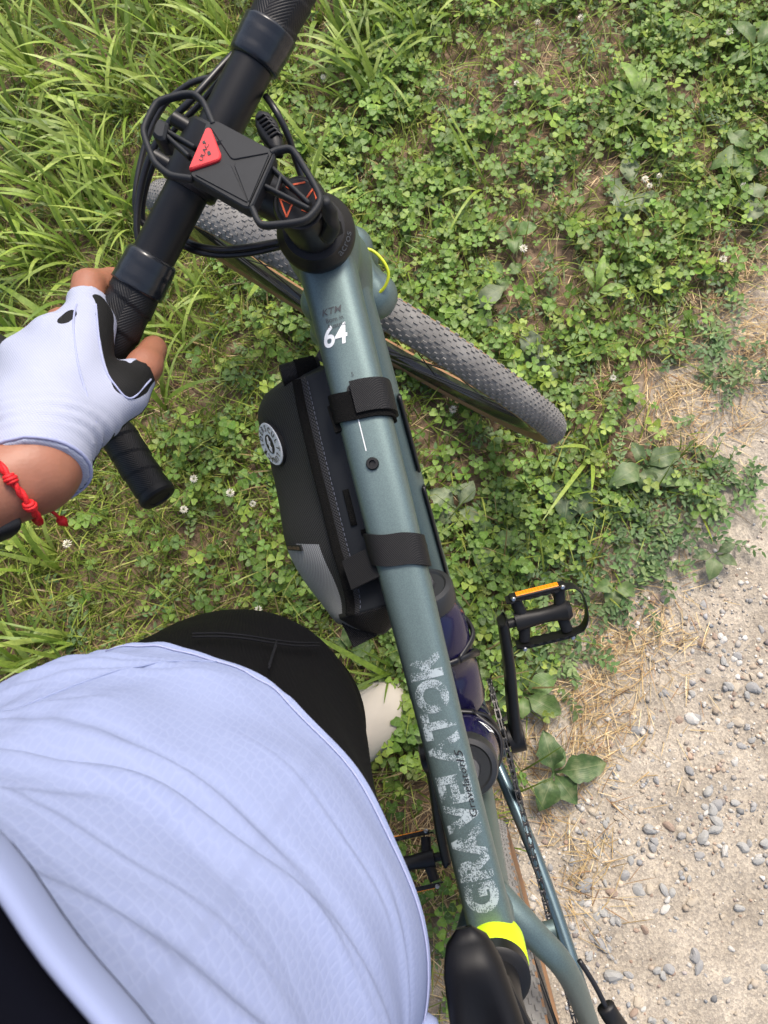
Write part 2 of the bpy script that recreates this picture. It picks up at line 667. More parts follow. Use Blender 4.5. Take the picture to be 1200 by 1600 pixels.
def sweep(P, ra, rb=None, n=20, up=(0, 0, 1), ex=2.0, caps=True, rfun=None, closed=False):
    """tube along P; ra half width (sideways), rb half height (along up); returns V, F, uv"""
    P = np.asarray(P, float)
    k = len(P)
    ra = np.broadcast_to(np.asarray(ra, float), (k,)) if np.ndim(ra) <= 1 else ra
    rb = ra if rb is None else np.broadcast_to(np.asarray(rb, float), (k,))
    th = np.linspace(0, 2 * np.pi, n, endpoint=False)
    c, s = np.cos(th), np.sin(th)
    cs = np.sign(c) * np.abs(c) ** (2 / ex)
    sn = np.sign(s) * np.abs(s) ** (2 / ex)
    V, U = [], []
    L = 0
    upv = unit(up)
    for i in range(k):
        if closed:
            t = unit(P[(i + 1) % k] - P[i - 1])
        else:
            t = unit(P[min(i + 1, k - 1)] - P[max(i - 1, 0)])
        side = np.cross(upv, t)
        if np.linalg.norm(side) < 1e-3:
            side = np.cross(upv + [0.01, 0.3, 0.2], t)
        side = unit(side)
        u2 = np.cross(t, side)
        if i:
            L += np.linalg.norm(P[i] - P[i - 1])
        m = np.ones(n) if rfun is None else rfun(L, th)
        V.append(P[i] + np.outer(cs * ra[i] * m, side) + np.outer(sn * rb[i] * m, u2))
        U.append(np.c_[np.full(n, L), th * ra[i]])
    V = np.concatenate(V)
    U = np.concatenate(U)
    F = []
    for i in range(k if closed else k - 1):
        i2 = (i + 1) % k
        for j in range(n):
            j2 = (j + 1) % n
            F.append((i * n + j, i * n + j2, i2 * n + j2, i2 * n + j))
    if caps and not closed:
        F.append(tuple(range(n))[::-1])
        F.append(tuple((k - 1) * n + j for j in range(n)))
    return V, F, U


def lathe(prof, origin, axis, n=32, ref=(0, 1, 0)):
    """profile [(t along axis, radius)], closed at both ends"""
    a = unit(axis)
    s = unit(np.cross(a, ref)) if abs(np.dot(a, unit(ref))) < 0.98 else unit(np.cross(a, (1, 0, 0)))
    q = np.cross(a, s)
    th = np.linspace(0, 2 * np.pi, n, endpoint=False)
    V, F = [], []
    for t, r in prof:
        V.append(np.asarray(origin) + a * t + np.outer(np.cos(th) * r, s) + np.outer(np.sin(th) * r, q))
    k = len(prof)
    for i in range(k - 1):
        for j in range(n):
            j2 = (j + 1) % n
            F.append((i * n + j, i * n + j2, (i + 1) * n + j2, (i + 1) * n + j))
    F.append(tuple(range(n))[::-1])
    F.append(tuple((k - 1) * n + j for j in range(n)))
    return np.concatenate(V), F


def bar(a, b, w, h, up=(0, 0, 1), r=0.25):
    """bevelled rectangular bar between two points"""
    a, b = np.asarray(a, float), np.asarray(b, float)
    t = unit(b - a)
    s = np.cross(up, t)
    if np.linalg.norm(s) < 1e-3:
        s = np.cross((0.3, 1, 0.1), t)
    s = unit(s)
    u = np.cross(t, s)
    e = min(w, h) * r * 0.5
    sec = [(-w / 2 + e, -h / 2), (w / 2 - e, -h / 2), (w / 2, -h / 2 + e), (w / 2, h / 2 - e), (w / 2 - e, h / 2), (-w / 2 + e, h / 2), (-w / 2, h / 2 - e), (-w / 2, -h / 2 + e)]
    V = []
    for q in (a, b):
        for x, y in sec:
            V.append(q + s * x + u * y)
    F = [(j, (j + 1) % 8, 8 + (j + 1) % 8, 8 + j) for j in range(8)]
    F += [tuple(range(8))[::-1], tuple(range(8, 16))]
    return np.array(V), F


def prism(poly, origin, ex, ey, ez, h0, h1, bevel=0.0):
    """extruded polygon (2d list) in the plane ex, ey, from height h0 to h1 along ez; bevelled top"""
    ex, ey, ez = unit(ex), unit(ey), unit(ez)
    p = np.asarray(poly, float)
    n = len(p)
    c = p.mean(0)
    rings = [(p, h0), (p, h1 - bevel)]
    if bevel:
        d = p - c
        L = np.linalg.norm(d, axis=1, keepdims=True)
        rings.append((c + d * (1 - bevel / np.maximum(L, 1e-6)), h1))
    else:
        rings[1] = (p, h1)
    V = np.concatenate([np.asarray(origin) + np.outer(q[:, 0], ex) + np.outer(q[:, 1], ey) + ez * h for q, h in rings])
    F = []
    for i in range(len(rings) - 1):
        for j in range(n):
            j2 = (j + 1) % n
            F.append((i * n + j, i * n + j2, (i + 1) * n + j2, (i + 1) * n + j))
    F += [tuple(range(n))[::-1], tuple((len(rings) - 1) * n + j for j in range(n))]
    return V, F


# ---- implicit surfaces on a (possibly uneven) grid
def surface_nets(F, xs, ys, zs):
    nx, ny, nz = F.shape
    S = F < 0
    cs = [S[i:nx - 1 + i, j:ny - 1 + j, k:nz - 1 + k] for i in (0, 1) for j in (0, 1) for k in (0, 1)]
    allin = np.logical_and.reduce(cs)
    anyin = np.logical_or.reduce(cs)
    act = anyin & ~allin
    I, J, K = np.nonzero(act)
    idx = -np.ones(act.shape, np.int64)
    idx[I, J, K] = np.arange(len(I))
    acc = np.zeros((len(I), 3))
    cnt = np.zeros(len(I))
    X = (xs, ys, zs)
    corners = [(i, j, k) for i in (0, 1) for j in (0, 1) for k in (0, 1)]
    val = {c: F[I + c[0], J + c[1], K + c[2]] for c in corners}
    for c in corners:
        for a in range(3):
            if c[a]:
                continue
            d = list(c)
            d[a] = 1
            d = tuple(d)
            v0, v1 = val[c], val[d]
            m = (v0 < 0) != (v1 < 0)
            t = np.where(m, v0 / np.where(m, v0 - v1, 1), 0)
            for ax_ in range(3):
                b = (I, J, K)[ax_]
                p0 = X[ax_][b + c[ax_]]
                p1 = X[ax_][b + d[ax_]]
                acc[:, ax_] += np.where(m, p0 + (p1 - p0) * t, 0)
            cnt += m
    V = acc / cnt[:, None]
    Q = []
    for a in range(3):
        b, c = (a + 1) % 3, (a + 2) % 3
        sl0 = [slice(None)] * 3
        sl1 = [slice(None)] * 3
        sl0[a] = slice(0, -1)
        sl1[a] = slice(1, None)
        m = S[tuple(sl0)] != S[tuple(sl1)]
        P = np.array(np.nonzero(m)).T
        ok = (P[:, b] > 0) & (P[:, c] > 0) & (P[:, b] < F.shape[b] - 1) & (P[:, c] < F.shape[c] - 1)
        P = P[ok]
        if not len(P):
            continue
        inside = S[P[:, 0], P[:, 1], P[:, 2]]

        def cell(db, dc):
            q = P.copy()
            q[:, b] += db
            q[:, c] += dc
            return idx[q[:, 0], q[:, 1], q[:, 2]]
        q = np.stack([cell(-1, -1), cell(0, -1), cell(0, 0), cell(-1, 0)], 1)
        q[~inside] = q[~inside][:, ::-1]
        Q.append(q)
    return V, np.concatenate(Q)


def grid_axis(lo, hi, h, fine=None):
    """samples lo..hi with step h, or a finer step inside fine=(a, b, hf)"""
    if not fine:
        return np.arange(lo, hi + h, h)
    a, b, hf = fine
    return np.concatenate([np.arange(lo, a, h), np.arange(a, b, hf), np.arange(b, hi + h, h)])


class Implicit:
    def __init__(s, xs, ys, zs):
        s.x, s.y, s.z = xs, ys, zs
        s.F = np.full((len(xs), len(ys), len(zs)), 0.06, np.float32)

    def sub(s, lo, hi, m=0.05):
        r = []
        for a, l, h in zip((s.x, s.y, s.z), lo, hi):
            i0, i1 = np.searchsorted(a, (l - m, h + m))
            r.append(slice(i0, i1))
        if any(q.stop <= q.start for q in r):
            return None, None
        P = np.meshgrid(s.x[r[0]], s.y[r[1]], s.z[r[2]], indexing='ij')
        return tuple(r), P

    def join(s, r, d, k):
        f = s.F[r]
        if k <= 0:
            s.F[r] = np.minimum(f, d)
        else:
            h = np.clip(0.5 + 0.5 * (f - d) / k, 0, 1)
            s.F[r] = f * (1 - h) + d * h - k * h * (1 - h)

    def cone(s, a, b, ra, rb, k=0.008):
        a, b = np.asarray(a, float), np.asarray(b, float)
        R_ = max(ra, rb)
        r, P = s.sub(np.minimum(a, b) - R_, np.maximum(a, b) + R_)
        if r is None:
            return
        ab = b - a
        t = ((P[0] - a[0]) * ab[0] + (P[1] - a[1]) * ab[1] + (P[2] - a[2]) * ab[2]) / max(1e-9, ab @ ab)
        t = np.clip(t, 0, 1)
        d = np.sqrt((P[0] - a[0] - ab[0] * t) ** 2 + (P[1] - a[1] - ab[1] * t) ** 2 + (P[2] - a[2] - ab[2] * t) ** 2) - (ra + (rb - ra) * t)
        s.join(r, d, k)

    def chain(s, pts, k=0.008):
        """pts: (point, radius) list"""
        for (a, ra), (b, rb) in zip(pts[:-1], pts[1:]):
            s.cone(a, b, ra, rb, k)

    def ell(s, c, rr, R=np.eye(3), k=0.01):
        c = np.asarray(c, float)
        m = max(rr)
        r, P = s.sub(c - m, c + m)
        if r is None:
            return
        q = [sum(R[j, i] * (P[j] - c[j]) for j in range(3)) / rr[i] for i in range(3)]
        L = np.sqrt(q[0] ** 2 + q[1] ** 2 + q[2] ** 2)
        s.join(r, (L - 1) * min(rr), k)

    def loft(s, sec, ang, k=0.02):
        """sec: (z, cx, cy, half lateral, half depth); ang: heading of the front (radians)"""
        sec = np.asarray(sec, float)
        m = sec[:, 3:].max()
        r, P = s.sub((sec[:, 1].min() - m, sec[:, 2].min() - m, sec[0, 0]), (sec[:, 1].max() + m, sec[:, 2].max() + m, sec[-1, 0]), 0.03)
        z = P[2]
        g = [np.interp(z, sec[:, 0], sec[:, i]) for i in (1, 2, 3, 4)]
        fx, fy = math.cos(ang), math.sin(ang)
        dx, dy = P[0] - g[0], P[1] - g[1]
        de = (dx * fx + dy * fy) / g[3]
        la = (dx * fy - dy * fx) / g[2]
        d = (np.sqrt(de ** 2 + la ** 2) - 1) * np.minimum(g[2], g[3])
        d = np.maximum(d, np.maximum(sec[0, 0] - z, z - sec[-1, 0]))
        s.join(r, d, k)

    def mesh(s):
        return surface_nets(s.F, s.x, s.y, s.z)


# ---- value noise
def hash2(i, j, seed):
    h = (i.astype(np.int64) * 374761393 + j.astype(np.int64) * 668265263 + seed * 1442695041) & 0x7fffffff
    h = (h ^ (h >> 13)) * 1274126177 & 0x7fffffff
    return ((h ^ (h >> 16)) & 0xffff) / 65535.0


def vnoise(x, y, seed=0):
    i, j = np.floor(x), np.floor(y)
    fx, fy = x - i, y - j
    fx, fy = fx * fx * (3 - 2 * fx), fy * fy * (3 - 2 * fy)
    a, b = hash2(i, j, seed), hash2(i + 1, j, seed)
    c, d = hash2(i, j + 1, seed), hash2(i + 1, j + 1, seed)
    return (a * (1 - fx) + b * fx) * (1 - fy) + (c * (1 - fx) + d * fx) * fy


def fbm(x, y, seed=0, o=4):
    s, a, t = 0, 0.5, 0
    for k in range(o):
        s = s + a * vnoise(x * 2 ** k, y * 2 ** k, seed + k)
        t += a
        a *= 0.5
    return s / t


def sstep(a, b, x):
    t = np.clip((x - a) / (b - a), 0, 1)
    return t * t * (3 - 2 * t)


_tx = {}


def text_shape(s, bold=0.0, shear=0.0):
    """letters in the built-in face as flat triangles, cap height about 0.73; returns V (n,2), F"""
    key = (s, bold, shear)
    if key not in _tx:
        cu = bpy.data.curves.new('t', 'FONT')
        cu.body = s
        cu.offset = bold
        cu.shear = shear
        cu.resolution_u = 4
        cu.align_x = 'CENTER'
        o = bpy.data.objects.new('t', cu)
        COL.objects.link(o)
        bpy.context.view_layer.update()
        me = bpy.data.meshes.new_from_object(o.evaluated_get(bpy.context.evaluated_depsgraph_get()))
        V = np.array([v.co[:2] for v in me.vertices])
        F = [tuple(p.vertices) for p in me.polygons]
        bpy.data.objects.remove(o)
        bpy.data.curves.remove(cu)
        bpy.data.meshes.remove(me)
        _tx[key] = (V, F)
    V, F = _tx[key]
    return V.copy(), F


def cut_cells(V, F, step):
    """cut flat letters along lines every step in both directions so that they can follow a curved surface"""
    bm = bmesh.new()
    vs = [bm.verts.new((v[0], v[1], 0)) for v in V]
    for f in F:
        try:
            bm.faces.new([vs[i] for i in f])
        except ValueError:
            pass
    for ax_ in (0, 1):
        lo, hi = V[:, ax_].min(), V[:, ax_].max()
        st = step[ax_]
        for c in np.arange(lo + st, hi, st):
            n = [0, 0, 0]
            n[ax_] = 1
            co = [0, 0, 0]
            co[ax_] = c
            bmesh.ops.bisect_plane(bm, geom=bm.verts[:] + bm.edges[:] + bm.faces[:], plane_co=co, plane_no=n)
    bm.verts.ensure_lookup_table()
    for i, v in enumerate(bm.verts):
        v.index = i
    V2 = np.array([v.co[:2] for v in bm.verts])
    F2 = [tuple(v.index for v in f.verts) for f in bm.faces]
    bm.free()
    return V2, F2


for _args in [('GRAVELATOR', 0.05, 0), ('Gravelator', 0.0, 0.15), ('15', 0.0, 0.3), ('KTM', 0.008, 0.3), ('Born in', 0, 0), ('Austria', 0, 0), ('64', 0.02, 0.25), ('5', 0, 0), ('acros', 0, 0), ('ULAC', 0.01, 0), ('NEO PORTER', 0, 0)] + [(c, 0.02, 0) for c in 'RIDERSCULTLUNACY']:
    text_shape(*_args)

# ================================================================== the ground
EDGE_V = np.array([-900, 0, 250, 420, 500, 560, 620, 680, 740, 800, 850, 900, 960, 1020, 1100, 1200, 1300, 1400, 1500, 1600, 2200])
EDGE_U = np.array([1750, 1330, 1270, 1215, 1115, 1050, 1010, 1060, 1120, 1070, 1000, 950, 905, 885, 850, 815, 775, 730, 690, 660, 520])


def blobs(u, v, L):
    r = np.zeros_like(u)
    for bu, bv, br, w in L:
        r = np.maximum(r, w * np.exp(-((u - bu) ** 2 + (v - bv) ** 2) / (br * br)))
    return r


def zones(x, y):
    """how green, how bare the place is (0..1), from its position"""
    u, v = ground_uv(x, y)
    u = np.clip(u, -3000, 4000)
    v = np.clip(v, -3000, 4000)
    n = fbm(x * 9, y * 9, 3)
    n2 = fbm(x * 30, y * 30, 11, 3)
    e = np.interp(v, EDGE_V, EDGE_U) - u + 150 * (n - 0.5) + 90 * (n2 - 0.5)
    green = sstep(-45, 75, e)
    return u, v, green, e


def gz(x, y):
    return 0.016 * (fbm(x * 2.2, y * 2.2, 21) - 0.5) + 0.010 * (fbm(x * 14, y * 14, 22, 3) - 0.5)


def axis_pts(lo, hi, step, far):
    mid = np.arange(lo, hi + step, step)
    out = [hi + step]
    while out[-1] < far:
        out.append(out[-1] + (out[-1] - hi) * 0.6 + step)
    a = np.array(out)
    b = lo - (a - hi)
    return np.concatenate([b[::-1], mid, a])


gx = axis_pts(-1.7, 1.35, 0.014, 90)
gy = axis_pts(-1.2, 2.3, 0.014, 90)
GX, GY = np.meshgrid(gx, gy, indexing='ij')
_u, _v, G_GREEN, _e = zones(GX, GY)
far_ = np.maximum(np.abs(GX), np.abs(GY)) > 6
# far away the lane goes on to the right and the meadow to the left
G_GREEN = np.where(far_, (GX < 0.8).astype(float), G_GREEN)
soil_bump = (1 - G_GREEN) * 0.006 * (fbm(GX * 45, GY * 45, 31, 3) - 0.5)
GZ = gz(GX, GY) + soil_bump
GZ = np.where(far_, 0, GZ)
nxg, nyg = GX.shape
gi = np.arange(nxg * nyg).reshape(nxg, nyg)
GF = np.stack([gi[:-1, :-1], gi[1:, :-1], gi[1:, 1:], gi[:-1, 1:]], -1).reshape(-1, 4)


def ground_material():
    m = bpy.data.materials.new('soil_and_path')
    m.use_nodes = True
    nt = m.node_tree
    b = nt.nodes['Principled BSDF']
    b.inputs['Roughness'].default_value = 0.95
    b.inputs['Specular IOR Level'].default_value = 0.2
    tc = nd(nt, 'ShaderNodeTexCoord')
    a = nd(nt, 'ShaderNodeAttribute', attribute_name='tint')
    sp = nd(nt, 'ShaderNodeSeparateColor')
    nt.links.new(a.outputs['Color'], sp.inputs[0])

    def noise(sc, det=5, rough=0.6):
        n = nd(nt, 'ShaderNodeTexNoise')
        n.inputs['Scale'].default_value = sc
        n.inputs['Detail'].default_value = det
        n.inputs['Roughness'].default_value = rough
        nt.links.new(tc.outputs['Object'], n.inputs['Vector'])
        return n.outputs['Fac']
    soil = ramp2(nt, noise(45), (0.075, 0.050, 0.032), (0.27, 0.19, 0.125), 0.28, 0.72)
    dirt = ramp2(nt, noise(9, 8, 0.65), (0.285, 0.25, 0.20), (0.475, 0.425, 0.35), 0.3, 0.7)
    grit = nd(nt, 'ShaderNodeTexVoronoi')
    grit.inputs['Scale'].default_value = 260
    nt.links.new(tc.outputs['Object'], grit.inputs['Vector'])
    gs = nd(nt, 'ShaderNodeSeparateColor')
    nt.links.new(grit.outputs['Color'], gs.inputs[0])
    gcol = ramp2(nt, gs.outputs[0], (0.66, 0.66, 0.68), (1.28, 1.25, 1.2), 0.0, 1.0)
    mg = nd(nt, 'ShaderNodeMix', data_type='RGBA', blend_type='MULTIPLY')
    mg.inputs[0].default_value = 0.75
    nt.links.new(dirt, mg.inputs[6])
    nt.links.new(gcol, mg.inputs[7])
    fine = ramp2(nt, noise(520, 3), (0.7, 0.68, 0.66), (1.25, 1.25, 1.25), 0.3, 0.7)
    mf = nd(nt, 'ShaderNodeMix', data_type='RGBA', blend_type='MULTIPLY')
    mf.inputs[0].default_value = 0.8
    nt.links.new(mg.outputs[2], mf.inputs[6])
    nt.links.new(fine, mf.inputs[7])
    mx = nd(nt, 'ShaderNodeMix', data_type='RGBA')
    nt.links.new(sp.outputs[0], mx.inputs[0])
    nt.links.new(mf.outputs[2], mx.inputs[6])
    nt.links.new(soil, mx.inputs[7])
    # beyond the built plants the meadow is plain green
    mf2 = nd(nt, 'ShaderNodeMix', data_type='RGBA')
    nt.links.new(sp.outputs[1], mf2.inputs[0])
    nt.links.new(mx.outputs[2], mf2.inputs[6])
    nt.links.new(ramp2(nt, noise(6), (0.035, 0.06, 0.016), (0.10, 0.14, 0.04)), mf2.inputs[7])
    nt.links.new(mf2.outputs[2], b.inputs['Base Color'])
    h = mth(nt, 'ADD', mth(nt, 'MULTIPLY', noise(180, 6), 1.0), mth(nt, 'MULTIPLY', grit.outputs['Distance'], 0.5))
    set_bump(m, h, 0.5, 0.0028)
    return m


tint = np.zeros((nxg * nyg, 3))
tint[:, 0] = G_GREEN.ravel()
edge_far = np.maximum(np.maximum(-2.1 - GX, GX - 1.6), np.maximum(-1.7 - GY, GY - 2.7))
tint[:, 1] = (sstep(-0.2, 0.5, edge_far) * G_GREEN).ravel()
mk('ground', np.stack([GX, GY, GZ], -1).reshape(-1, 3), GF, ground_material(), None, True, tint=tint, kind='structure')

# ------------------------------------------------------------------ ground cover
X0, X1, Y0, Y1 = -1.95, 1.5, -1.45, 2.5


def scatter(density, accept, seed):
    """random places with a mean density per square metre; accept gives probability"""
    r = np.random.default_rng(seed)
    n = int(density * (X1 - X0) * (Y1 - Y0))
    x, y = r.uniform(X0, X1, n), r.uniform(Y0, Y1, n)
    u, v, g, e = zones(x, y)
    pr = accept(x, y, u, v, g, e)
    out = np.maximum(np.maximum(-150 - u, u - 1350), np.maximum(-150 - v, v - 1750))
    pr = pr * np.where(out > 0, 0.42, 1.0)      # thinner where the picture does not reach
    k = r.random(n) < pr
    return x[k], y[k], u[k], v[k], g[k], r


def blades(x, y, L, W, az, tilt, bend, tint, levels=4, twist=None, z0=None):
    """grass blades as tapering folded strips; returns V, F(tri), tint"""
    n = len(x)
    t = np.linspace(0, 1, levels)
    # centre line: starts at angle tilt from vertical, bends further
    V = np.zeros((n, levels, 2, 3))
    px, pz = np.zeros(n), np.zeros(n)
    z0 = gz(x, y) - 0.004 if z0 is None else z0
    ca, sa = np.cos(az), np.sin(az)
    tw = az + np.pi / 2 + (0 if twist is None else twist)
    for i in range(levels):
        if i:
            a = tilt + bend * t[i - 1]
            px = px + np.sin(a) * L / (levels - 1)
            pz = pz + np.cos(a) * L / (levels - 1)
        w = W * (0.75 + 0.5 * t[i]) * (1 - t[i] ** 3) * 0.5 + 0.0002
        cx, cy, cz = x + px * ca, y + px * sa, z0 + np.maximum(pz, 0.002 + 0 * pz)
        for sdx, sg in enumerate((-1, 1)):
            V[:, i, sdx, 0] = cx + sg * w * np.cos(tw)
            V[:, i, sdx, 1] = cy + sg * w * np.sin(tw)
            V[:, i, sdx, 2] = cz
    base = (np.arange(n) * levels * 2)[:, None]
    q = []
    for i in range(levels - 1):
        a = i * 2
        q += [[a, a + 1, a + 3], [a, a + 3, a + 2]]
    F = (base[:, :, None] + np.array(q)[None]).reshape(-1, 3)
    return V.reshape(-1, 3), F, np.repeat(tint, levels * 2, axis=0)


def mixcol(r, n, cols, jitter=0.18):
    cols = np.asarray(cols)
    a = cols[r.integers(0, len(cols), n)]
    b = cols[r.integers(0, len(cols), n)]
    t = r.random((n, 1))
    return np.clip((a * t + b * (1 - t)) * (1 + jitter * r.normal(size=(n, 1))), 0.004, 1)


STRAWZ = [(1060, 620, 85, 1), (1160, 545, 80, 1), (1000, 610, 60, .8), (975, 1010, 70, 1), (935, 1110, 80, 1), (885, 1190, 60, .9),
          (1030, 985, 60, .8), (650, 1300, 110, .9), (640, 1430, 80, .9), (690, 1200, 60, .7), (905, 955, 45, .8), (1165, 400, 80, .7),
          (905, 1395, 45, .9), (925, 1350, 30, .8), (870, 1290, 35, .6), (1000, 1060, 55, .8), (1120, 490, 60, .6), (740, 1500, 70, .7)]
WEEDZ = [(950, 845, 80, 1), (1050, 790, 70, 1), (890, 900, 70, 1), (1125, 565, 50, .9), (1180, 605, 50, .9), (870, 1020, 50, .9),
         (820, 870, 60, .8), (1005, 850, 70, .9), (1110, 745, 60, 1), (880, 780, 60, .6), (940, 900, 60, .9), (800, 990, 60, .6), (830, 940, 60, .8)]


def tallness(u, v):
    a = 1 / (1 + np.exp(-(330 + 330 * np.clip(1 - v / 260, 0, 1.6) - u) / 65))
    b = 1 / (1 + np.exp(-(600 - v) / 60))
    return a * b


def bare_spots(x, y, u, v):
    n = fbm(x * 6.5, y * 6.5, 41, 3)
    b = sstep(0.56, 0.70, n)
    return np.maximum(b, 0.9 * blobs(u, v, [(930, 270, 75, 1), (1000, 300, 45, 1), (330, 905, 60, .9), (270, 960, 60, .7), (600, 260, 35, .6), (1120, 480, 60, 1), (660, 960, 40, .7)]))


# short lawn grass
def acc_short(x, y, u, v, g, e):
    tl = tallness(u, v)
    left = sstep(560, 260, u)
    rich = 0.55 + 0.45 * np.maximum(left, tl)
    return g * rich * (1 - 0.62 * bare_spots(x, y, u, v)) * (1 - 0.75 * blobs(u, v, STRAWZ))


x, y, u, v, g, r = scatter(18500, acc_short, 101)
n = len(x)
dry = (r.random(n) < 0.08 + 0.12 * sstep(560, 1000, v) * sstep(520, 200, u)).astype(float)[:, None]
tn = mixcol(r, n, [(0.17, 0.245, 0.032), (0.25, 0.32, 0.048), (0.105, 0.165, 0.024), (0.33, 0.36, 0.08)]) * (1 - dry) + mixcol(r, n, [(0.34, 0.25, 0.12), (0.24, 0.19, 0.08)]) * dry
L = r.uniform(0.025, 0.075, n) * np.where(r.random(n) < 0.22, 1.7, 1.0)
V1, F1, T1 = blades(x, y, L, r.uniform(0.0014, 0.0034, n), r.uniform(0, 2 * np.pi, n), r.uniform(0.15, 1.25, n), r.uniform(0.2, 1.3, n), tn, 4, r.normal(0, 0.5, n))
mk('short_grass', V1, F1, 'grass', None, True, tint=T1, kind='stuff', label='short green and straw coloured lawn grass between the clover')

# tall broad-bladed grass in tufts
r = np.random.default_rng(5)
nt_ = 760
tx, ty = r.uniform(X0, X1, nt_ * 8), r.uniform(Y0, Y1, nt_ * 8)
u, v, g, e = zones(tx, ty)
k = r.random(len(tx)) < np.maximum(tallness(u, v) * 0.36, 0.012 * g) * (e > 60)
tx, ty = tx[k], ty[k]
# tufts one can make out in the picture
for (pu, pv, cnt) in [(150, 220, 4), (185, 250, 4), (40, 290, 3), (120, 320, 3), (60, 110, 3), (330, 60, 3), (590, 60, 3), (650, 45, 3), (300, 520, 3), (250, 545, 2), (95, 905, 2), (115, 1030, 3), (60, 1040, 2), (590, 160, 2), (560, 130, 2), (20, 880, 2), (205, 120, 3), (270, 150, 3), (700, 20, 2), (160, 360, 3), (70, 420, 3), (210, 330, 3)]:
    p = at(pu, pv, 0)
    tx = np.append(tx, p[0] + r.normal(0, 0.02, cnt))
    ty = np.append(ty, p[1] + r.normal(0, 0.02, cnt))
per = r.integers(3, 8, len(tx))
bx_ = np.repeat(tx, per) + r.normal(0, 0.010, per.sum())
by_ = np.repeat(ty, per) + r.normal(0, 0.010, per.sum())
n = len(bx_)
tn = mixcol(r, n, [(0.19, 0.29, 0.036), (0.27, 0.375, 0.058), (0.125, 0.205, 0.03), (0.34, 0.43, 0.095)], 0.14)
# most blades lean the way the tuft was pressed, up the meadow
az = np.repeat(r.uniform(0, 2 * np.pi, len(tx)), per) * 0.35 + 1.9 + r.normal(0, 0.9, n)
V2, F2, T2 = blades(bx_, by_, r.uniform(0.09, 0.23, n), r.uniform(0.0045, 0.0105, n) * np.where(r.random(n) < .3, 1.35, 1.0), az, r.uniform(0.05, 0.7, n), r.uniform(0.5, 2.1, n), tn, 8, r.normal(0, 0.35, n))
mk('tall_grass', V2, F2, 'grass', None, True, tint=T2, kind='stuff', label='long broad green grass blades in the meadow')


# straw
def acc_straw(x, y, u, v, g, e):
    s = blobs(u, v, STRAWZ)
    return np.clip(s * (0.35 + fbm(x * 16, y * 16, 51, 2)) + 0.10 * g * bare_spots(x, y, u, v) + 0.025 * g + 0.10 * np.exp(-(e / 90) ** 2), 0, 1) * (e > -330)


x, y, u, v, g, r = scatter(21000, acc_straw, 202)
n = len(x)
tn = mixcol(r, n, [(0.50, 0.36, 0.17), (0.60, 0.46, 0.25), (0.36, 0.25, 0.11), (0.66, 0.53, 0.32), (0.27, 0.15, 0.07)])
az = 2 * np.pi * fbm(x * 7, y * 7, 61, 2) * 1.6 + r.normal(0, 0.8, n)
V3, F3, T3 = blades(x, y, r.uniform(0.015, 0.06, n), r.uniform(0.0007, 0.0016, n), az, r.uniform(1.1, 1.6, n), r.uniform(-0.5, 0.5, n), tn, 4, r.normal(0, 0.5, n), gz(x, y) + r.uniform(0, 0.006, n))
mk('dry_straw', V3, F3, 'straw', None, True, tint=T3, kind='stuff', label='dry tan straw lying on the bare soil and along the path')

# clover: three leaflets on a stalk
LEAF = np.array([(0, 0, 0), (-0.30, 0.32, .02), (0.30, 0.32, .02), (-0.52, 0.68, .06), (0.52, 0.68, .06), (-0.34, 0.98, .05), (0.34, 0.98, .05), (0, 0.93, 0.0), (0, 0.5, -0.03)])
LEAFT = np.array([(0, 2, 8), (0, 8, 1), (1, 8, 3), (2, 4, 8), (3, 8, 5), (4, 6, 8), (5, 8, 7), (8, 6, 7)])


def leaves(cx, cy, cz, az, size, tilt_dir, tilt, tint, shape=LEAF, tris=LEAFT, fold=1.0):
    n = len(cx)
    k = len(shape)
    lx = shape[None, :, 0] * size[:, None]
    ly = shape[None, :, 1] * size[:, None]
    lz = shape[None, :, 2] * size[:, None] * fold
    ca, sa = np.cos(az)[:, None], np.sin(az)[:, None]
    X = lx * -sa + ly * ca
    Y = lx * ca + ly * sa
    # tilt the whole leaf
    Z = lz + np.tan(tilt)[:, None] * (X * np.cos(tilt_dir)[:, None] + Y * np.sin(tilt_dir)[:, None])
    V = np.stack([X + cx[:, None], Y + cy[:, None], Z + cz[:, None]], -1).reshape(-1, 3)
    F = ((np.arange(n) * k)[:, None, None] + tris[None]).reshape(-1, 3)
    uv = np.tile(shape[:, :2], (n, 1))
    return V, F, np.repeat(tint, k, axis=0), uv


def acc_clover(x, y, u, v, g, e):
    core = sstep(240, 520, u + 60 * (fbm(x * 5, y * 5, 71) - .5)) * sstep(760, 560, v - 0.0 * u) + 0.46 * sstep(560, 700, v) * sstep(160, 330, u) + 0.9 * sstep(500, 700, v) * sstep(560, 640, u)
    core = np.clip(core, 0.10, 1)
    patch = sstep(0.36, 0.58, fbm(x * 8, y * 8, 72, 3))
    return np.clip(g * core * (0.20 + 0.9 * patch) * (1 - 0.75 * bare_spots(x, y, u, v)) * (1 - 0.6 * blobs(u, v, WEEDZ)) * (1 - 0.9 * blobs(u, v, STRAWZ)) * (1 - 0.75 * tallness(u, v)), 0, 1)


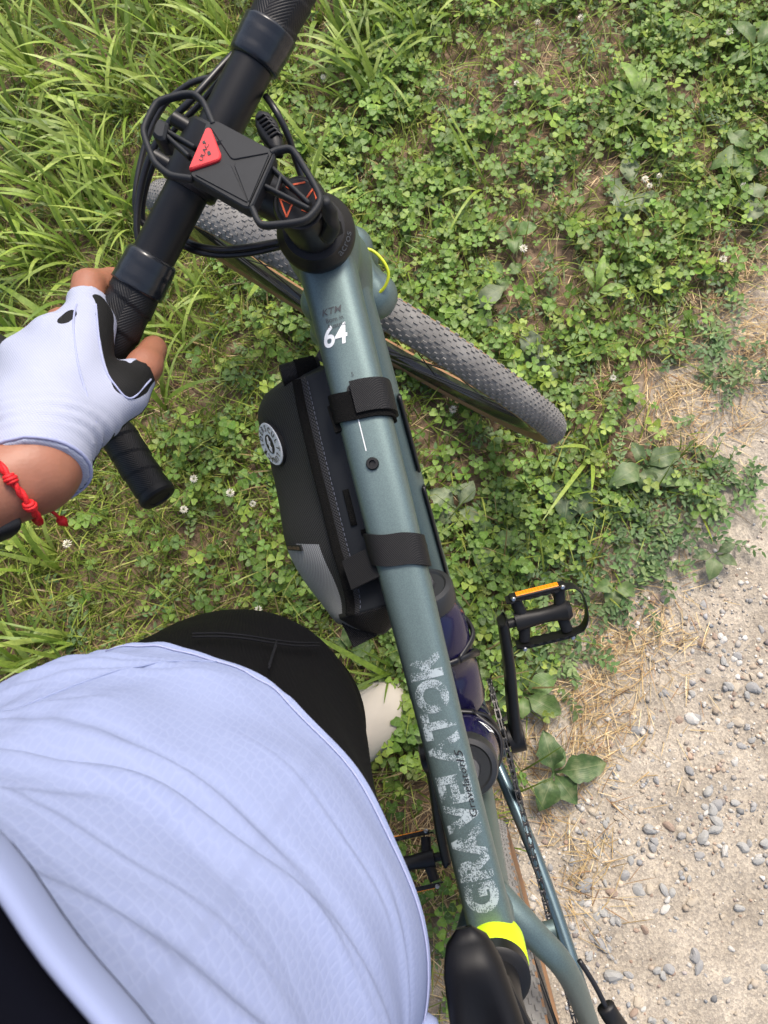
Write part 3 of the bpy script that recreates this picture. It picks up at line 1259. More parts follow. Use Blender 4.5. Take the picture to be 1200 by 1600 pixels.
x, y, u, v, g, r = scatter(6000, acc_clover, 303)
n = len(x)
hgt = r.uniform(0.012, 0.052, n)
size = r.uniform(0.0065, 0.0170, n) * (0.8 + 0.4 * fbm(x * 5, y * 5, 73))
tnc = mixcol(r, n, [(0.105, 0.195, 0.028), (0.155, 0.26, 0.036), (0.21, 0.315, 0.048), (0.12, 0.22, 0.042), (0.25, 0.33, 0.05), (0.13, 0.235, 0.032), (0.11, 0.205, 0.03)], 0.22)
a0 = r.uniform(0, 2 * np.pi, n)
td, tl = r.uniform(0, 2 * np.pi, n), r.uniform(0, 0.5, n)
VV, FF, TT, UU, off = [], [], [], [], 0
for k in range(3):
    az = a0 + k * 2.094 + r.normal(0, 0.12, n)
    V, F, T, U = leaves(x, y, gz(x, y) + hgt, az, size * r.uniform(0.88, 1.1, n), td + r.normal(0, 0.7, n), np.clip(tl + r.normal(0, 0.18, n), -0.4, 0.75), tnc * r.uniform(0.9, 1.1, (n, 1)), fold=r.uniform(0.3, 2.6, (n, 1)))
    VV.append(V)
    FF.append(F + off)
    TT.append(T)
    UU.append(U)
    off += len(V)
# stalks
sx, sy_ = x + r.normal(0, 0.012, n), y + r.normal(0, 0.012, n)
sv = np.stack([np.stack([sx - 0.0006, sy_, gz(x, y)], -1), np.stack([sx + 0.0006, sy_, gz(x, y)], -1), np.stack([x + 0.0005, y, gz(x, y) + hgt - 0.0005], -1), np.stack([x - 0.0005, y, gz(x, y) + hgt - 0.0005], -1)], 1).reshape(-1, 3)
sf = ((np.arange(n) * 4)[:, None, None] + np.array([(0, 1, 2), (0, 2, 3)])[None]).reshape(-1, 3)
VV.append(sv)
FF.append(sf + off)
TT.append(np.repeat(tnc * 1.3, 4, axis=0))
UU.append(np.tile([[0, -1.0]], (len(sv), 1)))
mk('clover', np.concatenate(VV), np.concatenate(FF), 'clover', None, True, uv=np.concatenate(UU), tint=np.concatenate(TT), kind='stuff', label='dense green clover with pale marks on its round leaflets')


# knotweed mat and other small-leaved weeds
def acc_weed(x, y, u, v, g, e):
    return np.clip(blobs(u, v, WEEDZ) * (0.25 + 1.1 * sstep(0.35, 0.6, fbm(x * 14, y * 14, 81, 2))) * (e > -140) + 0.05 * g, 0, 1)


WL = np.array([(0, 0, 0), (-0.24, 0.4, .05), (0.24, 0.4, .05), (-0.17, 0.75, .03), (0.17, 0.75, .03), (0, 1.05, 0), (0, 0.5, -0.02)])
WT = np.array([(0, 2, 6), (0, 6, 1), (1, 6, 3), (2, 4, 6), (3, 6, 5), (6, 4, 5)])
x, y, u, v, g, r = scatter(3400, acc_weed, 404)
per = 11
n0 = len(x)
saz = r.uniform(0, 2 * np.pi, n0)
slen = r.uniform(0.03, 0.085, n0)
tt = np.tile(np.linspace(0.05, 1, per), n0)
bx_ = np.repeat(x, per) + np.cos(np.repeat(saz, per)) * np.repeat(slen, per) * tt
by_ = np.repeat(y, per) + np.sin(np.repeat(saz, per)) * np.repeat(slen, per) * tt
bz_ = gz(bx_, by_) + np.repeat(r.uniform(0.004, 0.022, n0), per) + 0.012 * tt
sd = np.tile(np.where(np.arange(per) % 2, 1, -1), n0)
az = np.repeat(saz, per) + sd * r.uniform(0.5, 1.2, n0 * per)
tw = np.repeat(mixcol(r, n0, [(0.085, 0.165, 0.05), (0.125, 0.21, 0.065), (0.075, 0.14, 0.048), (0.17, 0.24, 0.08)]), per, axis=0) * r.uniform(0.85, 1.2, (n0 * per, 1))
V5, F5, T5, U5 = leaves(bx_, by_, bz_, az, r.uniform(0.008, 0.017, n0 * per), r.uniform(0, 6.28, n0 * per), r.uniform(-0.2, 0.6, n0 * per), tw, WL, WT)
Vs, Fs, Ts = blades(x, y, slen, np.full(n0, 0.0016), saz, np.full(n0, 1.42), np.zeros(n0), np.repeat([[0.16, 0.17, 0.07]], n0, axis=0), 3, None, gz(x, y) + 0.006)
mk('knotweed', np.concatenate([V5, Vs]), np.concatenate([F5, Fs + len(V5)]), 'weed', None, True, tint=np.concatenate([T5, Ts]), kind='stuff', label='creeping mat of small pointed green leaves along the path edge')


# ------------------------------------------------------------------ broad-leaved plants, each leaf its own part
def broad_leaf(L, W, droop, fold, wave, rg, stalk=0.22):
    k = 13
    V, U = [], []
    ph = rg.uniform(0, 6)
    for i in range(k):
        t = i / (k - 1)
        if t < stalk:
            w = 0.06 * W
        else:
            s = (t - stalk) / (1 - stalk)
            w = W * (math.sin(math.pi * min(1, s ** 0.80 * 0.98 + 0.02)) ** 0.8) * 0.5 * rg.uniform(0.86, 1.1) + 0.0006
        yy = L * t
        zz = 0.55 * droop * L * math.sin(t * math.pi * 0.75) - droop * L * t * t * 0.6
        for j, a in enumerate((-1, -0.5, 0, 0.5, 1)):
            V.append((a * w, yy, zz + abs(a) * w * fold + rg.normal(0, 0.0006) + wave * W * math.sin(ph + t * 9 + a * 2) * abs(a)))
            U.append((a, t))
    F = []
    for i in range(k - 1):
        for j in range(4):
            p = i * 5 + j
            F.append((p, p + 1, p + 6, p + 5))
    return np.array(V), F, np.array(U)


def broad_plant(name, label, u, v, leafs, tint, cat='plant', group=None, seed=0, h=0.012):
    rg = np.random.default_rng(900 + seed)
    b = at(u, v, 0.0)
    b[2] = float(gz(np.array([b[0]]), np.array([b[1]]))[0])
    root = thing(name, label, cat, b, group)
    for (ang, L, W) in leafs:
        L, W = L * .82, W * .74
        V, F, U = broad_leaf(L, W, rg.uniform(0.25, 0.5), rg.uniform(0.1, 0.4), 0.10, rg)
        a = rad(ang) - math.pi / 2 + rg.normal(0, 0.06)
        el = rg.uniform(0.05, 0.35)
        V = V @ Rx(el).T @ Rz(a).T + b + [0, 0, h + rg.uniform(0, 0.012)]
        c = np.array(tint) * rg.uniform(0.8, 1.2)
        mk('leaf', V, F, 'broad', root, True, uv=U, tint=np.repeat([c], len(V), axis=0))
    return root


GRN, DUST, LITE = (0.115, 0.195, 0.055), (0.18, 0.23, 0.125), (0.19, 0.30, 0.06)
broad_plant('plantain', 'four-leaved plantain growing from the dirt beside the chain', 862, 1205, [(105, .085, .058), (10, .105, .062), (250, .08, .055), (310, .075, .05), (60, .05, .03)], (0.075, 0.135, 0.045), seed=1)
broad_plant('plantain', 'small plantain alone on the pale path near the knotweed mat', 1112, 868, [(250, .06, .036), (330, .05, .026), (30, .045, .022), (190, .05, .022)], (0.10, 0.15, 0.06), seed=2)
broad_plant('plantain', 'big dusty plantain in the clover at the upper right', 985, 305, [(245, .10, .075), (200, .07, .05), (100, .085, .05), (300, .09, .06)], DUST, seed=3)
broad_plant('dandelion', 'upright bright green dandelion leaves in the clover at the upper right', 990, 180, [(85, .10, .028), (110, .11, .03), (65, .095, .03), (35, .09, .024), (140, .09, .026), (330, .06, .02)], LITE, seed=4, h=0.02)
broad_plant('dandelion', 'dandelion leaves at the right edge near the top', 1175, 105, [(120, .12, .035), (70, .10, .035), (30, .11, .035), (200, .09, .03), (290, .08, .03)], GRN, seed=5, h=0.02)
broad_plant('plantain', 'wide pale leaved plantain at the right edge under the dandelion', 1165, 255, [(200, .10, .06), (255, .09, .06), (130, .08, .05), (310, .09, .055)], GRN, seed=6)
broad_plant('plantain', 'dusty plantain directly right of the front tyre', 735, 500, [(30, .10, .05), (330, .06, .04), (200, .05, .04), (95, .07, .05)], DUST, seed=7)
broad_plant('plantain', 'bleached plantain leaf above the back end of the front tyre', 828, 575, [(95, .085, .055), (140, .06, .05), (40, .06, .04), (330, .07, .035)], (0.15, 0.19, 0.12), seed=8)
broad_plant('plantain', 'large plantain with wide leaves between tyre and path', 1000, 735, [(25, .09, .055), (330, .085, .05), (210, .095, .055), (280, .06, .05), (110, .06, .035)], (0.10, 0.155, 0.06), seed=9)
broad_plant('plantain', 'dark plantain leaves just below the front tyre end', 885, 770, [(200, .075, .05), (255, .09, .055), (300, .085, .055), (20, .06, .03)], (0.075, 0.13, 0.055), seed=10)
broad_plant('plantain', 'plantain on the soil right of the pedal by the knotweed', 955, 915, [(260, .055, .04), (320, .05, .034), (200, .045, .03)], GRN, seed=11)
broad_plant('plantain', 'plantain leaves beside the right crank arm', 815, 1085, [(25, .08, .045), (330, .085, .055), (200, .07, .05), (90, .05, .03), (270, .05, .04)], GRN, seed=12)
broad_plant('plantain', 'plantain behind the cream shoe toe', 632, 1120, [(260, .07, .055), (310, .07, .05), (110, .06, .04), (190, .05, .04)], GRN, seed=13)
broad_plant('plantain', 'plantain leaves peeping out between the black shorts and frame bag', 548, 1020, [(95, .06, .04), (20, .055, .045), (150, .05, .03), (330, .05, .03)], GRN, seed=14)
broad_plant('plantain', 'plantain in the clover below the front rim', 715, 800, [(150, .075, .05), (215, .06, .05), (60, .07, .045), (320, .06, .04)], DUST, seed=15)
broad_plant('plantain', 'plantain leaf cluster right of the down tube near the bottle', 765, 850, [(245, .07, .05), (130, .06, .05), (10, .06, .04)], GRN, seed=16)
broad_plant('plantain', 'plantain in the clover right of the fork crown', 800, 380, [(20, .06, .04), (170, .06, .04), (280, .055, .045), (90, .05, .03)], GRN, seed=17)
broad_plant('plantain', 'plantain among clover left of the upper right dandelion', 790, 440, [(45, .05, .03), (150, .055, .035), (250, .05, .035)], GRN, seed=18)
broad_plant('dandelion', 'small toothed dandelion in the clover above the tyre end', 925, 470, [(75, .09, .02), (55, .06, .018), (110, .07, .02), (10, .07, .02), (350, .06, .018)], LITE, seed=19, h=0.02)
broad_plant('plantain', 'plantain at the right edge beside the dry grass', 1185, 330, [(180, .07, .045), (230, .07, .05), (120, .06, .04)], DUST, seed=20)


# ------------------------------------------------------------------ clover blossoms
def blossom_mesh():
    mb = MB()
    rg = np.random.default_rng(3)
    for k in range(34):
        ph = math.acos(1 - 1.55 * (k + 0.5) / 34)
        th = k * 2.399
        d = np.array([math.sin(ph) * math.cos(th), math.sin(ph) * math.sin(th), math.cos(ph)])
        b = d * 0.0028
        t = d * rg.uniform(0.0072, 0.0092)
        s = unit(np.cross(d, (0.2, 0.3, 1)))
        w = 0.0011
        V = np.array([b - s * w * .5, b + s * w * .5, (b + t) / 2 + s * w + d * 0, (b + t) / 2 - s * w, t])
        mb.add((V, [(0, 1, 2, 3), (3, 2, 4)]))
    return mb.data('flower_head', ['petal'], True)


FLOWER = blossom_mesh()
stem_mb = MB().add(sweep(spline([(0, 0, -0.04), (0.002, 0.001, -0.02), (0, 0, 0)], 3), 0.0008, n=5))
STEM = stem_mb.data('stalk', ['stem_green'])
for i, (u, v, where) in enumerate([(840, 35, 'at the top right beside a dandelion'), (908, 28, 'near the top edge right of centre'), (1140, 50, 'near the top right corner'), (505, 120, 'right of the upper bar tape'),
                                   (1015, 290, 'left one of three by the dusty plantain'), (1030, 275, 'highest of three by the dusty plantain'), (1008, 280, 'lowest of three by the dusty plantain'), (1162, 290, 'near the right edge by the plantain'),
                                   (303, 748, 'below the handlebar end, upper one'), (287, 796, 'below the handlebar end, lower one'), (105, 850, 'under the forearm at the left'), (360, 770, 'left of the frame bag badge'),
                                   (395, 787, 'left of the bag beside its lower side'), (404, 952, 'just above the black shorts'), (807, 130, 'in the clover right of the bar top'), (708, 640, 'in the clover under the front rim'),
                                   (1130, 405, 'at the dry edge on the right'), (958, 590, 'in the clover near the path'), (818, 388, 'among clover right of the fork crown')]):
    b = at(u, v, 0.045)
    f = thing('clover_flower', 'white clover blossom ' + where, 'flower', b, 'clover blossoms')
    s_ = random.uniform(0.75, 1.15)
    inst('flower_head', FLOWER, f, M4(Rz(i * 1.3) @ Rx(random.uniform(-.4, .4)) * s_))
    inst('stalk', STEM, f, M4(Rz(i * 2.1)))


# ------------------------------------------------------------------ pebbles on the path
def pebble_mesh(k):
    bm = bmesh.new()
    bmesh.ops.create_icosphere(bm, subdivisions=2, radius=0.5)
    rg = np.random.default_rng(60 + k)
    W = rg.normal(size=(9, 3))
    for q in bm.verts:
        p = np.array(q.co)
        d = 0
        for w in W:
            s = p @ unit(w)
            d += max(0, s - 0.24) * 0.85
        q.co = Vector(p * (1 - d))
    me = bpy.data.meshes.new('pebble')
    bm.to_mesh(me)
    bm.free()
    me.polygons.foreach_set('use_smooth', np.ones(len(me.polygons), bool))
    me.set_sharp_from_angle(angle=rad(24))
    return me


PEB = [pebble_mesh(k) for k in range(9)]
STONE = {
    'blue-grey': mat('stone_blue_grey', (0.30, 0.295, 0.285), 0.85, var=(160, 0.35), bump=(250, 0.3, 0.002)),
    'grey': mat('stone_grey', (0.34, 0.335, 0.315), 0.85, var=(120, 0.3), bump=(250, 0.3, 0.002)),
    'tan': mat('stone_tan', (0.44, 0.38, 0.295), 0.85, var=(120, 0.25), bump=(250, 0.3, 0.002)),
    'pale': mat('stone_pale', (0.50, 0.48, 0.44), 0.8, var=(150, 0.25), bump=(250, 0.3, 0.002)),
    'brown': mat('stone_brown', (0.31, 0.23, 0.175), 0.85, var=(130, 0.3), bump=(250, 0.3, 0.002)),
}
PEBM = {}


def pebble(u, v, size, kind, label, group, rg, flat=0.62):
    key = (kind, int(rg.integers(0, len(PEB))))
    if key not in PEBM:
        me = PEB[key[1]].copy()
        me.materials.append(STONE[kind])
        PEBM[key] = me
    p = at(u, v, 0)
    o = bpy.data.objects.new('pebble', PEBM[key])
    COL.objects.link(o)
    z = float(gz(np.array([p[0]]), np.array([p[1]]))[0])
    size = size * 1.0
    sx, sy, sz = size * rg.uniform(0.9, 1.35), size * rg.uniform(0.7, 1.0), size * flat * rg.uniform(0.75, 1.1)
    o.scale = (sx, sy, sz)
    o.location = (p[0], p[1], z + sz * rg.uniform(0.0, 0.22))
    o.rotation_euler = (rg.normal(0, 0.2), rg.normal(0, 0.2), rg.uniform(0, 6.28))
    o['label'] = label
    o['category'] = 'pebble'
    if group:
        o['group'] = group
    return o


rg = np.random.default_rng(77)
for (u, v, s, kind, lab) in [
        (996, 1140, .028, 'blue-grey', 'largest rounded blue-grey pebble, alone right of the dry straw'),
        (1016, 1295, .026, 'grey', 'large grey stone at the middle of the path cluster by a brown one'),
        (1046, 1293, .022, 'brown', 'reddish brown stone touching the large grey one on the path'),
        (1160, 1325, .025, 'grey', 'angular grey stone near the right edge of the path'),
        (1193, 1318, .022, 'grey', 'grey stone cut by the right edge of the picture'),
        (1120, 1258, .024, 'blue-grey', 'oval blue-grey stone on the path left of the right edge'),
        (1153, 1026, .020, 'blue-grey', 'dark blue-grey pebble high on the path at the right'),
        (1108, 1012, .021, 'tan', 'tan stone high on the path by the dry straw'),
        (1000, 1390, .027, 'grey', 'wide pale grey stone low on the path'),
        (958, 1523, .028, 'grey', 'long flat grey stone near the chain stay end'),
        (1090, 1510, .024, 'blue-grey', 'grey-blue stone low on the path right of centre'),
        (1155, 1418, .020, 'grey', 'half buried grey stone at the lower right'),
        (1123, 1090, .019, 'tan', 'yellowish stone on the path near a grey cluster'),
        (905, 1300, .016, 'blue-grey', 'dark pebble at the edge of the left pebble cluster'),
        (1025, 1365, .016, 'tan', 'orange tan pebble among grey ones'),
        (1130, 1000, .018, 'pale', 'pale grey stone at the top of the path'),
        (1000, 890, .016, 'pale', 'white pebble beside the small plantain on the path')]:
    pebble(u, v, s, kind, lab, None, rg)
placed = 0
clus = [(930, 1270, 60), (915, 1290, 50), (1040, 1330, 60), (1110, 1270, 60), (980, 1420, 70), (960, 1500, 70), (1060, 1500, 60), (1150, 1170, 70), (1150, 1080, 60), (1120, 1060, 60), (1180, 1290, 50), (1050, 1420, 60), (940, 1400, 40), (1010, 1580, 60), (920, 1490, 40), (1130, 1030, 60), (1020, 1160, 60)]
kinds = ['blue-grey', 'grey', 'grey', 'tan', 'pale', 'blue-grey', 'brown', 'pale', 'grey', 'grey', 'blue-grey', 'tan']
while placed < 283:
    if rg.random() < 0.72:
        c = clus[rg.integers(0, len(clus))]
        u, v = c[0] + rg.normal() * c[2] * 0.75, c[1] + rg.normal() * c[2] * 0.75
    else:
        u, v = rg.uniform(850, 1230), rg.uniform(860, 1630)
    p = at(u, v, 0)
    e = zones(np.array([p[0]]), np.array([p[1]]))[3][0]
    if e > -25 or u > 1230 or v > 1640:
        continue
    kd = kinds[rg.integers(0, len(kinds))]
    pebble(u, v, float(np.clip(rg.lognormal(math.log(0.0128), 0.36), 0.0070, 0.026)), kd, 'small %s pebble among many like it lying on the dirt path' % kd, 'small %s pebbles on the path' % kd, rg)
    placed += 1
# fine gravel
r = np.random.default_rng(8)
n = 70000
x, y = r.uniform(-0.1, X1, n), r.uniform(Y0, 1.5, n)
u, v, g, e = zones(x, y)
gr = fbm(x * 6, y * 6, 91, 3)
k = (e < 20) & (r.random(n) < np.clip(0.22 + 1.7 * sstep(0.42, 0.68, gr), 0, 1))
x, y = x[k], y[k]
n = len(x)
ico = np.array([(0, 0, 1), (.89, 0, .3), (.28, .85, .3), (-.72, .53, .3), (-.72, -.53, .3), (.28, -.85, .3), (.72, .53, -.4), (-.28, .85, -.4), (-.89, 0, -.4), (-.28, -.85, -.4), (.72, -.53, -.4)])
icf = np.array([(0, 1, 2), (0, 2, 3), (0, 3, 4), (0, 4, 5), (0, 5, 1), (1, 6, 2), (2, 7, 3), (3, 8, 4), (4, 9, 5), (5, 10, 1), (2, 6, 7), (3, 7, 8), (4, 8, 9), (5, 9, 10), (1, 10, 6)])
sz = np.clip(r.lognormal(math.log(0.0017), 0.62, n), 0.0007, 0.0060)
P_ = ico[None] * sz[:, None, None] * r.uniform(0.65, 1.3, (n, 11, 1)) * np.stack([r.uniform(.8, 1.3, n), r.uniform(.8, 1.3, n), r.uniform(.5, .8, n)], -1)[:, None]
a = r.uniform(0, 6.28, n)
ca, sa = np.cos(a)[:, None], np.sin(a)[:, None]
P_ = np.stack([P_[..., 0] * ca - P_[..., 1] * sa, P_[..., 0] * sa + P_[..., 1] * ca, P_[..., 2]], -1) + np.stack([x, y, gz(x, y) + sz * 0.12], -1)[:, None]
tg = mixcol(r, n, [(0.40, 0.33, 0.25), (0.50, 0.43, 0.34), (0.27, 0.27, 0.27), (0.24, 0.25, 0.26), (0.55, 0.52, 0.47), (0.32, 0.22, 0.16)])
mgr = bpy.data.materials.new('gravel')
mgr.use_nodes = True
_a = nd(mgr.node_tree, 'ShaderNodeAttribute', attribute_name='tint')
mgr.node_tree.links.new(_a.outputs['Color'], mgr.node_tree.nodes['Principled BSDF'].inputs['Base Color'])
mgr.node_tree.nodes['Principled BSDF'].inputs['Roughness'].default_value = 0.85
mk('fine_gravel', P_.reshape(-1, 3), ((np.arange(n) * 11)[:, None, None] + icf[None]).reshape(-1, 3), mgr, None, True, tint=np.repeat(tg, 11, axis=0), kind='stuff', label='fine gravel and grit scattered over the tan dirt path')

# ================================================================== the bicycle
bike = thing('bicycle', 'teal gravel bike with drop handlebar leaning beside the rider', 'bicycle', BIKE_T)
_bm = M4(BIKE_R, BIKE_T)
bike.rotation_euler = Matrix(BIKE_R.tolist()).to_euler()
PW[bike.name] = _bm

TT0, TT1 = HT - AX * 0.030, ST.copy()
TTL = np.linalg.norm(TT1 - TT0)
TTD = (TT1 - TT0) / TTL
TTU = unit(np.cross(TTD, (0, -1, 0)))
TTU = TTU if TTU[2] > 0 else -TTU
_s = np.array([0, 0.10, 0.25, 0.4, 0.55, 0.7, 0.85, 1.0])
_a = np.array([.0235, .0220, .0212, .0205, .0188, .0172, .0168, .0172])
_b = np.array([.0260, .0225, .0205, .0195, .0180, .0172, .0170, .0172])
TEX = 3.4


def tt_surface(s, t, lift_=0.0005):
    """point on top of the top tube: s metres from its front end, t metres to the left, with normal lift"""
    q = np.asarray(s) / TTL
    a, b = np.interp(q, _s, _a), np.interp(q, _s, _b)
    k = np.clip(np.abs(t) / a, 0, 0.985)
    h = b * (1 - k ** TEX) ** (1 / TEX)
    return TT0 + np.outer(s, TTD) + np.outer(t, (0, 1, 0)) + np.outer(h + lift_, TTU)


ss = np.linspace(-0.02, 1.0, 40)
tt = MB().add(sweep([TT0 + TTD * TTL * q for q in ss], np.interp(ss, _s, _a), np.interp(ss, _s, _b), 56, TTU, TEX))
top_tube = tt.build('top_tube', ['paint'], bike, BW, True)


def decal(name, txt, bold, shear, s, t, size, across, mat_, wid=None, lf=0.0005):
    """lettering on the top tube. across=True: reads across the tube, its top to the front;
    False: reads along the tube towards the front, its top to the left"""
    V, F = text_shape(txt, bold, shear)
    c = (V.max(0) + V.min(0)) / 2
    h = V[:, 1].max() - V[:, 1].min()
    V = (V - c) * size / h
    if wid:
        V[:, 0] *= wid / (V[:, 0].max() - V[:, 0].min())
    V, F = cut_cells(V, F, (0.004, 0.003) if size > 0.008 else (0.004, 0.01))
    if across:
        P = tt_surface(s - V[:, 1], t - V[:, 0], lf)
    else:
        P = tt_surface(s - V[:, 0], t + V[:, 1], lf)
    return mk(name, BW(P), F, mat_, top_tube, False, uv=V)


def tt_s(v):
    return (v - 356.0) / 1125.0 * TTL


decal('lettering', 'GRAVELATOR', 0.05, 0, tt_s(1230), 0.0004, 0.0255, False, 'speckle', 0.192)
decal('model_lettering', 'Gravelator', 0.0, 0.15, tt_s(1247), -0.0085, 0.0050, False, 'black_print', 0.040, 0.0011)
decal('model_lettering', '15', 0.0, 0.3, tt_s(1197), -0.0085, 0.0056, False, 'black_print', 0.010, 0.0011)
decal('maker_logo', 'KTM', 0.008, 0.3, tt_s(488), 0.0035, 0.0052, True, 'grey_print', 0.0165)
decal('motto', 'Born in', 0, 0, tt_s(502), 0.003, 0.0038, True, 'grey_print', 0.0135)
decal('motto', 'Austria', 0, 0, tt_s(512), 0.003, 0.0038, True, 'grey_print', 0.0145)
decal('number_lettering', '64', 0.02, 0.25, tt_s(527), 0.0055, 0.0165, True, 'white_print', 0.020)
decal('size_lettering', '5', 0, 0, tt_s(594), 0.0, 0.0032, True, 'grey_print')
# thin white line
V = np.array([(tt_s(660) - 0, 0.0009), (tt_s(660), 0.0003), (tt_s(718), 0.0003), (tt_s(718), 0.0009)])
nl = 12
ls = np.linspace(tt_s(655), tt_s(716), nl)
P = np.concatenate([tt_surface(ls, np.full(nl, 0.0042)), tt_surface(ls, np.full(nl, 0.0035))])
mk('pin_stripe', BW(P), [(i, i + 1, nl + i + 1, nl + i) for i in range(nl - 1)], 'white_print', top_tube, False)


def bolt(P, nrm, r, h, parent, X, name='bolt', mats=('black_metal',)):
    mb = MB().add(lathe([(-0.002, r), (h * 0.5, r), (h, r * 0.86), (h, r * 0.52), (h * 0.1, r * 0.46)], P, nrm, 20))
    return mb.build(name, list(mats), parent, X)


for v in (738, 618):
    p = tt_surface(np.array([tt_s(v)]), np.array([0.0015 if v > 700 else 0.0028]))[0]
    bolt(p, TTU, 0.0050 if v > 700 else 0.0042, 0.0022, top_tube, BW)

# head tube, blending into both tubes
hb = Implicit(np.arange(0.30, 0.56, 0.0034), np.arange(-0.05, 0.0501, 0.0034), np.arange(0.66, 0.90, 0.0034))
hb.cone(HT - AX * 0.005, HT - AX * 0.150, 0.0265, 0.0305, 0.0)
hb.cone(HT - AX * 0.035, HT - AX * 0.035 + TTD * 0.10, 0.0225, 0.0165, 0.022)
DT0 = HT - AX * 0.118
DTD = unit(BB - DT0)
hb.cone(DT0, DT0 + DTD * 0.12, 0.028, 0.022, 0.022)
# flat cut where the headset sits
_X, _Y, _Z = np.meshgrid(hb.x, hb.y, hb.z, indexing='ij')
hb.F = np.maximum(hb.F, ((_X - HT[0]) * AX[0] + (_Z - HT[2]) * AX[2]) + 0.002)
hb.F = np.maximum(hb.F, -((_X - HT[0]) * AX[0] + (_Z - HT[2]) * AX[2]) - 0.155)
Vh, Fh = hb.mesh()
mk('head_tube', BW(Vh), Fh, 'paint', bike, True)

dt = np.array([DT0 + (BB - DT0) * t for t in np.linspace(0.0, 1.0, 30)])
down_tube = MB().add(sweep(dt, np.interp(np.linspace(0, 1, 30), [0, .3, 1], [.0275, .0285, .033]), np.interp(np.linspace(0, 1, 30), [0, 1], [.027, .029]), 44, (1, 0, 1), 3.0)).build('down_tube', ['paint'], bike, BW, True)
DTN = unit(np.array([-DTD[2], 0, DTD[0]]))
DTN = DTN if DTN[2] > 0 else -DTN
# dark inlaid lettering strip and a bolt on the down tube's right shoulder
for f0, f1 in ((0.20, 0.33), (0.36, 0.60)):
    mb = MB()
    n_ = 14
    for i in range(n_):
        pass
    A = [DT0 + (BB - DT0) * t + DTN * 0.0185 - np.array([0, .0272, 0]) for t in np.linspace(f0, f1, n_)]
    mb.add(sweep(A, 0.0022, 0.0050, 8, DTN))
    mb.build('side_lettering', ['black_gloss'], down_tube, BW, True)
for t in (0.46,):
    bolt(DT0 + (BB - DT0) * t + DTN * 0.0290 - np.array([0, .010, 0]), DTN, 0.0052, 0.003, down_tube, BW)

SD = unit(ST - BB)
seat_top = BB + SD * (np.linalg.norm(ST - BB) + 0.034)
MB().add(sweep([BB + (seat_top - BB) * t for t in np.linspace(0, 1, 16)], .0175, .0185, 32, (1, 0, 0))).build('seat_tube', ['paint'], bike, BW, True)
MB().add(lathe([(-.043, .019), (-.042, .0225), (.042, .0225), (.043, .019)], BB, (0, 1, 0), 32, (0, 0, 1))).build('bottom_bracket', ['paint_gloss'], bike, BW)
for sg in (-1, 1):
    cs = spline([BB + [0.0, sg * .022, -.005], BB + [-.07, sg * .034, .012], BB + [-.18, sg * .050, .030], BB + [-.31, sg * .060, .052], RA + [.012, sg * .064, -.004]], 7)
    MB().add(sweep(cs, np.linspace(.0085, .0085, len(cs)), np.interp(np.linspace(0, 1, len(cs)), [0, .5, 1], [.015, .0125, .010]), 20, (0, 0, 1), 2.4)).build('chain_stay', ['paint_gloss'], bike, BW, True)
    s2 = spline([BB + SD * .440 + [0.01, sg * .004, 0], BB + SD * .437 + [-.030, sg * .028, -.004], BB + SD * .405 + [-.085, sg * .048, -.010], RA + [.13, sg * .058, .155], RA + [.0, sg * .064, .012]], 8)
    MB().add(sweep(s2, np.interp(np.linspace(0, 1, len(s2)), [0, .3, 1], [.0125, .0105, .0075]), np.interp(np.linspace(0, 1, len(s2)), [0, .3, 1], [.0125, .0110, .0085]), 20, (1, 0, 0.3))).build('seat_stay', ['paint'], bike, BW, True)
    mb = MB().add(prism([(-.02, -.016), (.012, -.02), (.03, -.004), (.022, .014), (.0, .03), (-.014, .012)], RA + [0, sg * .064, 0], (1, 0, 0), (0, 0, 1), (0, sg, 0), -.004, .004, .001))
    mb.build('dropout', ['paint_gloss'], bike, BW)
# bridge between the stays
MB().add(sweep([BB + SD * .34 + [-.075, -.046, 0], BB + SD * .34 + [-.075, .046, 0]], .008, n=14)).build('stay_bridge', ['paint'], bike, BW)

# seat post, clamp, reflective band
sp0 = seat_top
sp = MB().add(sweep([sp0 - SD * .05, sp0 + SD * .06, sp0 + SD * .17], .0136, n=28, up=(1, 0, 0))).build('seat_post', ['black_metal'], bike, BW)
mb = MB().add(sweep([sp0 - SD * .033, sp0 - SD * .030, sp0 - SD * .002, sp0 + SD * .001], [.0200, .0216, .0220, .0205], n=36, up=(1, 0, 0)))
mb.build('reflective_band', ['neon'], bike, BW, label='neon yellow reflective band around the seat tube top')
mb = MB().add(sweep([sp0 + SD * .001, sp0 + SD * .003, sp0 + SD * .015, sp0 + SD * .017], [.019, .0215, .0215, .018], n=36, up=(1, 0, 0)))
mb.add(lathe([(-.012, .005), (.012, .005)], sp0 + SD * .009 + [-.024, 0, 0], (0, 1, 0), 14))
mb.build('seat_clamp', ['black_metal'], bike, BW)

